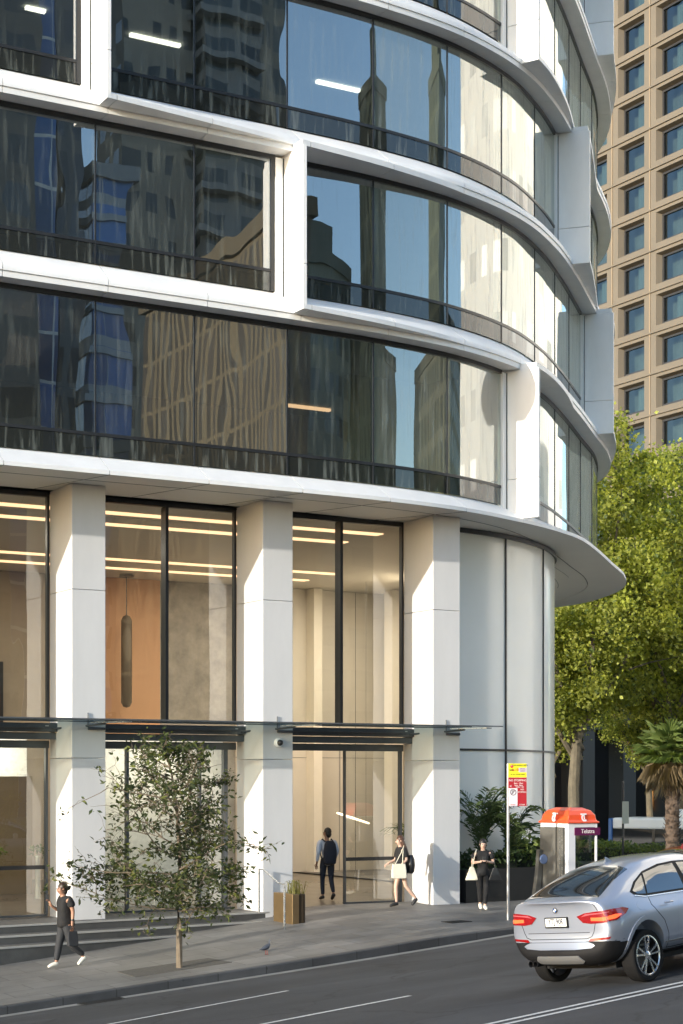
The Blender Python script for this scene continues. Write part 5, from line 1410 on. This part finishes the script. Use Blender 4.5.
def car_paint(name, col, metal=.55):
    m, nt, b = nmat(name); b.inputs['Base Color'].default_value = (*col, 1); b.inputs['Metallic'].default_value = metal
    b.inputs['Roughness'].default_value = .32; b.inputs['Coat Weight'].default_value = 1; b.inputs['Coat Roughness'].default_value = .04
    ns = nt.nodes.new('ShaderNodeTexNoise'); ns.inputs['Scale'].default_value = 900; tc = nt.nodes.new('ShaderNodeTexCoord'); nt.links.new(tc.outputs['Object'], ns.inputs[0])
    mr = nt.nodes.new('ShaderNodeMapRange'); mr.inputs[3].default_value = .26; mr.inputs[4].default_value = .42; nt.links.new(ns.outputs[0], mr.inputs[0]); nt.links.new(mr.outputs[0], b.inputs['Roughness'])
    return m
cglass = pm('car_glass', (.012, .014, .016), .03, spec=.9, coat=1); cblack = pm('car_black_plastic', (.010, .010, .011), .65, spec=.2, var=.15, scale=8); cred = pm('tail_lamp_red', (.22, .004, .006), .12, spec=.9, coat=1)
cglow = pm('brake_lamp_glow', (.8, .10, .03), .2, emis=(1, .10, .03), estr=.5, coat=1); chrome = pm('satin_trim', (.62, .62, .62), .2, metal=1); rubber = pm('tyre_rubber', (.008, .008, .0085), .85, spec=.2, var=.2, scale=10)
rimm = pm('alloy_rim', (.55, .55, .56), .25, metal=.95); rimd = pm('dark_rim', (.03, .03, .034), .4, metal=.6); linec = pm('panel_gap', (.008, .008, .009), .8)
platem = pm('number_plate_white', (.66, .68, .66), .5); plett = pm('plate_letters', (.03, .03, .05), .5)
def make_wheel(par, x, s):
    w = bpy.data.objects.new('wheel', None); w.empty_display_size = .2; link(w, par); w.location = (x, s * .80, .37)
    sg = s
    t = MB().lathe([(.280, -.10), (.31, -.115), (.350, -.112), (.367, -.095), (.371, 0), (.367, .095), (.350, .112), (.31, .115), (.280, .10)], axis='y', n=56); t.build('tyre', rubber, w, smooth=True)
    b = MB().lathe([(.281, -.09), (.272, -.02 * sg), (.272, .08), (.281, .10)], axis='y', n=48); b.build('barrel', rimd, w, smooth=True)
    d = MB().lathe([(0, sg * .02), (.18, sg * .02), (.18, sg * .03), (0, sg * .03)], axis='y', n=32); d.build('brake_disc', pm('brake_disc', (.16, .15, .14), .4, metal=.8), w)
    r_ = MB(); r_.lathe([(.262, sg * .092), (.284, sg * .098), (.286, sg * .106), (.270, sg * .108), (.260, sg * .098)], axis='y', n=56)
    for k in range(5):
        for q in (-.17, .17):
            a0 = 2 * math.pi * k / 5 + q * 1.25 + .3; a1 = 2 * math.pi * k / 5 + q * .95 + .3
            i_ = Vector((math.cos(a1) * .055, 0, math.sin(a1) * .055)); o_ = Vector((math.cos(a0) * .270, 0, math.sin(a0) * .270)); tt = Vector((-math.sin(a0), 0, math.cos(a0)))
            y0, y1 = sg * .085, sg * .112
            vs = [i_ - tt * .016 + Vector((0, y0, 0)), i_ + tt * .016 + Vector((0, y0, 0)), o_ + tt * .020 + Vector((0, y0, 0)), o_ - tt * .020 + Vector((0, y0, 0)),
                  i_ - tt * .012 + Vector((0, y1 - sg * .014, 0)), i_ + tt * .012 + Vector((0, y1 - sg * .014, 0)), o_ + tt * .014 + Vector((0, y1, 0)), o_ - tt * .014 + Vector((0, y1, 0))]
            r_.add(vs, [(0, 1, 2, 3), (4, 7, 6, 5), (0, 4, 5, 1), (1, 5, 6, 2), (2, 6, 7, 3), (3, 7, 4, 0)])
    r_.lathe([(0, sg * .115), (.035, sg * .113), (.065, sg * .095), (.068, sg * .07)], axis='y', n=24)
    r_.build('rim', rimm, w, smooth=True)
    return w
def emblem(par, loc, rot, r0=.041):
    e = MB().lathe([(0, 0), (r0, 0), (r0, .008), (r0 * .9, .011), (0, .011)], axis='z', n=28).build('emblem', pm('emblem_ring', (.03, .03, .035), .2, coat=1), par, smooth=True)
    e.location = loc; e.rotation_euler = rot
    for k, mt in enumerate((pm('emblem_blue', (.02, .12, .42), .25), pm('emblem_white', (.8, .8, .8), .3))):
        q = MB()
        for s in (0, 1):
            a0 = math.pi / 2 * (k + 2 * s); pts = [(0, 0)] + [(math.cos(a0 + j * math.pi / 12) * r0 * .62, math.sin(a0 + j * math.pi / 12) * r0 * .62) for j in range(7)]
            q.prism(pts, .0115, .0135)
        q.build('emblem_quarter', mt, e)
    return e
def make_car(name, label, paint, plate):
    root = empty(name, label=label, cat='car', group=None)
    me, bvh = car_mesh(paint); body = bpy.data.objects.new('body', me); link(body, root)
    for x in (.94, 3.75):
        for s in (-1, 1): make_wheel(root, x, s)
    und = MB().box(.55, 4.3, -.62, .62, .22, .38); und.build('underbody', cblack, root)
    for s in (-1, 1):
        win = [(.80, 1.185), (.88, 1.13), (1.10, 1.10), (2.2, 1.085), (3.3, 1.06), (3.68, 1.07), (3.30, 1.27), (2.95, 1.40), (2.6, 1.465), (2.2, 1.485), (1.8, 1.475), (1.35, 1.41), (1.02, 1.30)]
        patch(bvh, win, 'side', 'window_surround', cblack, root, .003, side=s)
        patch(bvh, [(.87, 1.19), (.94, 1.145), (1.14, 1.128), (1.28, 1.365), (1.05, 1.285)], 'side', 'quarter_window', cglass, root, .007, side=s)
        patch(bvh, [(1.18, 1.128), (2.12, 1.115), (2.15, 1.455), (1.8, 1.445), (1.34, 1.385)], 'side', 'side_window', cglass, root, .007, side=s)
        patch(bvh, [(2.24, 1.113), (3.28, 1.09), (3.5, 1.10), (3.22, 1.26), (2.9, 1.385), (2.58, 1.44), (2.25, 1.458)], 'side', 'side_window', cglass, root, .007, side=s)
        ribbon(bvh, [(.86, 1.13), (1.10, 1.094), (2.2, 1.078), (3.6, 1.05)], .014, 'side', 'window_trim', chrome if s else chrome, root, .009, side=s)
        # door gaps
        ribbon(bvh, [(1.16, 1.09), (1.15, .99), (1.24, .88), (1.38, .76), (1.47, .58), (1.52, .38)], .011, 'side', 'door_gap', linec, root, .0015, side=s)
        ribbon(bvh, [(2.20, 1.08), (2.18, .9), (2.20, .38)], .011, 'side', 'door_gap', linec, root, .0015, side=s)
        ribbon(bvh, [(3.28, 1.05), (3.32, .8), (3.25, .40)], .011, 'side', 'door_gap', linec, root, .0015, side=s)
        ribbon(bvh, [(1.52, .38), (3.25, .38)], .011, 'side', 'door_gap', linec, root, .0015, side=s)
        patch(bvh, [(.82, .94), (1.02, .94), (1.04, 1.05), (.81, 1.05), ], 'side', 'fuel_flap', paint, root, .0025, side=s, sm=1) if s < 0 else None
        patch(bvh, [(1.36, .29), (3.36, .29), (3.30, .36), (1.42, .36)], 'side', 'sill', cblack, root, .012, side=s)
        ribbon(bvh, [(1.40, .47), (2.4, .46), (3.3, .45)], .022, 'side', 'door_trim', chrome, root, .009, side=s)
        # arch lips
        arc = [(.94 + math.cos(t) * .455, .38 + math.sin(t) * .455) for t in [R_(-12 + k * 12) for k in range(18)]]
        ribbon(bvh, arc, .055, 'side', 'wheel_arch', paint, root, .012, side=s)
        arc = [(3.75 + math.cos(t) * .455, .38 + math.sin(t) * .455) for t in [R_(-12 + k * 12) for k in range(18)]]
        ribbon(bvh, arc, .055, 'side', 'wheel_arch', paint, root, .012, side=s)
        # handles
        for hx in (1.40, 2.42):
            h = MB().tube([(hx, s * .945, .985), (hx + .03, s * .968, .987), (hx + .17, s * .968, .987), (hx + .20, s * .945, .985)], .013, 8); h.build('door_handle', paint, root, smooth=True)
        # tail lamps
        ys = lambda a: [(s * p, q) for p, q in a]
        l = patch(bvh, ys([(.36, .945), (.50, .985), (.70, 1.005), (.86, 1.01), (.90, .93), (.84, .855), (.60, .845), (.46, .86)]), 'rear', 'tail_lamp', cred, root, .012, st=.02, thick=.02)
        patch(bvh, ys([(.60, .885), (.80, .875), (.86, .90), (.85, .925), (.60, .925)]), 'rear', 'brake_light', cglow, l, .0135, st=.02)
        patch(bvh, ys([(.44, .938), (.58, .958), (.84, .975), (.84, .988), (.52, .975)]), 'rear', 'indicator', pm('lamp_pink_strip', (.40, .08, .09), .15, coat=1), l, .0135, st=.02)
        l2 = patch(bvh, [(.13, .865), (.30, .87), (.50, .93), (.60, .99), (.48, 1.015), (.26, 1.015), (.13, 1.005)], 'side', 'tail_lamp', cred, root, .012, st=.02, side=s, thick=.02)
        patch(bvh, [(.17, .885), (.30, .893), (.42, .935), (.30, .945), (.17, .93)], 'side', 'brake_light', cglow, l2, .0135, st=.02, side=s)
        patch(bvh, ys([(.52, .615), (.84, .64), (.86, .67), (.56, .655)]), 'rear', 'reflector', cred, root, .006, st=.02)
        mi = MB(); mi.box(3.02, 3.14, min(s*.93, s*1.10), max(s*.93, s*1.10), 1.08, 1.22); mi.build('wing_mirror', paint, root, bevel=.03)
    # bumper
    patch(bvh, [(-.93, .31), (.93, .31), (.93, .58), (.70, .60), (.58, .535), (.3, .515), (-.3, .515), (-.58, .535), (-.70, .60), (-.93, .58)], 'rear', 'lower_bumper', cblack, root, .010)
    for s in (-1, 1): patch(bvh, [(.10, .30), (.48, .30), (.46, .42), (.34, .60), (.10, .62)], 'side', 'lower_bumper', cblack, root, .010, side=s)
    patch(bvh, [(-.36, .345), (.36, .345), (.42, .375), (.36, .445), (-.36, .445), (-.42, .375)], 'rear', 'skid_plate', pm('skid_silver', (.40, .40, .40), .35, metal=.7), root, .022, thick=.03)
    for dy in (.44, .525): MB().lathe([(.036, -.10), (.042, -.10), (.042, .08), (.034, .08), (.034, -.09)], c=(.17, dy, .335), axis='x', n=20).build('exhaust', cblack, root, smooth=True)
    # tailgate
    ribbon(bvh, [(-.66, .855), (-.62, .74), (-.58, .68), (-.50, .655), (.50, .655), (.58, .68), (.62, .74), (.66, .855)], .010, 'rear', 'tailgate_gap', linec, root, .0015, st=.02)
    ribbon(bvh, [(-.72, 1.01), (-.69, 1.06), (-.66, 1.10)], .010, 'rear', 'tailgate_gap', linec, root, .0015)
    ribbon(bvh, [(-.90, .615), (.90, .615)], .006, 'rear', 'bumper_crease', linec, root, .0012)
    ribbon(bvh, [(-.55, .735), (.55, .735)], .008, 'rear', 'tailgate_crease', linec, root, .0010)
    rg = patch(bvh, [(.27, -.64), (.24, -.3), (.235, 0), (.24, .3), (.27, .64), (.70, .58), (1.16, .53), (1.20, .3), (1.21, 0), (1.20, -.3), (1.16, -.53), (.70, -.58)], 'top', 'rear_window', cglass, root, .004)
    patch(bvh, [(3.0, -.52), (3.0, .52), (3.66, .66), (3.72, 0), (3.66, -.66)], 'top', 'windscreen', cglass, root, .004)
    for s in (-1, 1): patch(bvh, [(s*.52, .62), (s*.76, .70), (s*.66, .78), (s*.5, .74)], 'front', 'headlamp', pm('headlamp_glass', (.6, .62, .65), .1, coat=1), root, .006, st=.02)
    patch(bvh, [(-.42, .52), (.42, .52), (.40, .74), (-.40, .74)], 'front', 'grille', cblack, root, .006)
    h = bvh.ray_cast(Vector((-1, 0, .875)), Vector((1, 0, 0)))[0]
    if plate:
        pb_ = MB().box(h.x - .026, h.x - .0, -.205, .205, .805, .945).build('plate_holder', cblack, root, bevel=.005)
        MB().box(h.x - .030, h.x - .027, -.186, .186, .825, .930).build('number_plate', platem, pb_)
        o = text_mesh('YTJ 90R', .098, plett, 'lettering', pb_, bold=.0022); o.location = (h.x - .031, 0, .885); o.rotation_euler = (R_(90), 0, R_(-90)); o.scale = (.82, 1, 1)
        o = text_mesh('NEW SOUTH WALES', .022, plett, 'lettering', pb_); o.location = (h.x - .031, 0, .838); o.rotation_euler = (R_(90), 0, R_(-90))
        h2 = bvh.ray_cast(Vector((-1, 0, 1.035)), Vector((1, 0, 0)))
        emblem(root, (h2[0].x - .004, 0, 1.035), (0, R_(-83), 0))
    fz = bvh.ray_cast(Vector((1.42, 0, 3)), Vector((0, 0, -1)))[0].z
    MB().prism([(1.34, -.012), (1.54, -.022), (1.54, .022), (1.34, .012)], fz - .01, fz + .006).build('aerial_base', paint, root)
    a = MB(); a.add([(1.36, -.008, fz), (1.52, -.018, fz), (1.52, .018, fz), (1.36, .008, fz), (1.365, 0, fz + .075), (1.41, 0, fz + .065)], [(0, 1, 5, 4), (3, 4, 5, 2), (1, 2, 5), (0, 4, 3)]); a.build('aerial_fin', paint, root, smooth=True)
    for ch in root.children:
        if ch.name.startswith('wheel') and not ch.name.startswith('wheel_arch'): continue
        ch.location.z *= 1.085
        if not ch.name.startswith('emblem'): ch.scale.z *= 1.085
    return root
def place_on_road(root, x, y, ang, z0, gx, gy):
    h = Vector((math.cos(ang), math.sin(ang), gx * math.cos(ang) + gy * math.sin(ang))).normalized(); n = Vector((-gx, -gy, 1)).normalized(); l = n.cross(h)
    m = Matrix((( h.x, l.x, n.x), (h.y, l.y, n.y), (h.z, l.z, n.z))); root.rotation_euler = m.to_euler(); root.location = (x, y, z0)
suv = make_car('suv', 'silver grey coupe suv with lit red tail lamps driving away on the road', car_paint('silver_paint', (.32, .35, .42)), True)
A_ = R_(15)
ox = -6.12 - (.94 * math.cos(A_) + .88 * math.sin(A_)); oy = -15.05 - (.94 * math.sin(A_) - .88 * math.cos(A_))
place_on_road(suv, ox, oy, A_, RD(ox, oy) + .008, .077, -.063)
rc = make_car('parked_car', 'dark red car roof showing just beyond the silver suv, near the kerb', car_paint('red_paint', (.28, .012, .02), .3), False)
place_on_road(rc, -.6, -8.3, R_(15), RD(-.6, -8.3) + .01, .02, -.05); rc.scale = (1, .97, .90)
# ------------------------------------------------------------------ bus
bus = empty('bus', (23.9, 22.4, -1.62), rz=R_(-60), label='white bus with blue rear edge and dark windows half hidden behind the palm trunk', cat='bus')
bw = pm('bus_white', (.72, .73, .70), .4, coat=.3); bb = pm('bus_blue', (.03, .12, .32), .4)
mb = MB(); mb.box(-.2, 11, -1.25, 1.25, .35, 1.35); mb.box(-.1, 11, -1.22, 1.22, 2.55, 3.0); mb.build('body', bw, bus, bevel=.08)
mb = MB(); mb.box(-.12, 10.9, -1.21, 1.21, 1.33, 2.57); mb.build('window_band', cglass, bus)
mb = MB(); mb.box(-.26, -.08, -1.26, 1.26, .4, 2.98); mb.build('rear_edge', bb, bus, bevel=.05)
mb = MB(); mb.box(2.2, 4.6, -.8, .8, 2.98, 3.35); mb.build('roof_unit', bw, bus, bevel=.12)
mb = MB(); [mb.box(x, x + .1, -1.23, -1.212, 1.34, 2.56) for x in (1.6, 3.2, 4.8, 6.4, 8)]; mb.build('window_pillar', M['black'], bus)
for x in (2.3, 8.4):
    for s in (-1, 1):
        w = bpy.data.objects.new('wheel', None); link(w, bus); w.location = (x, s * 1.12, .48)
        MB().lathe([(.28, -.14), (.46, -.14), (.48, 0), (.46, .14), (.28, .14)], axis='y', n=32).build('tyre', rubber, w, smooth=True)
        MB().lathe([(0, s * .06), (.12, s * .10), (.28, s * .12), (.29, 0)], axis='y', n=24).build('rim', rimm, w, smooth=True)
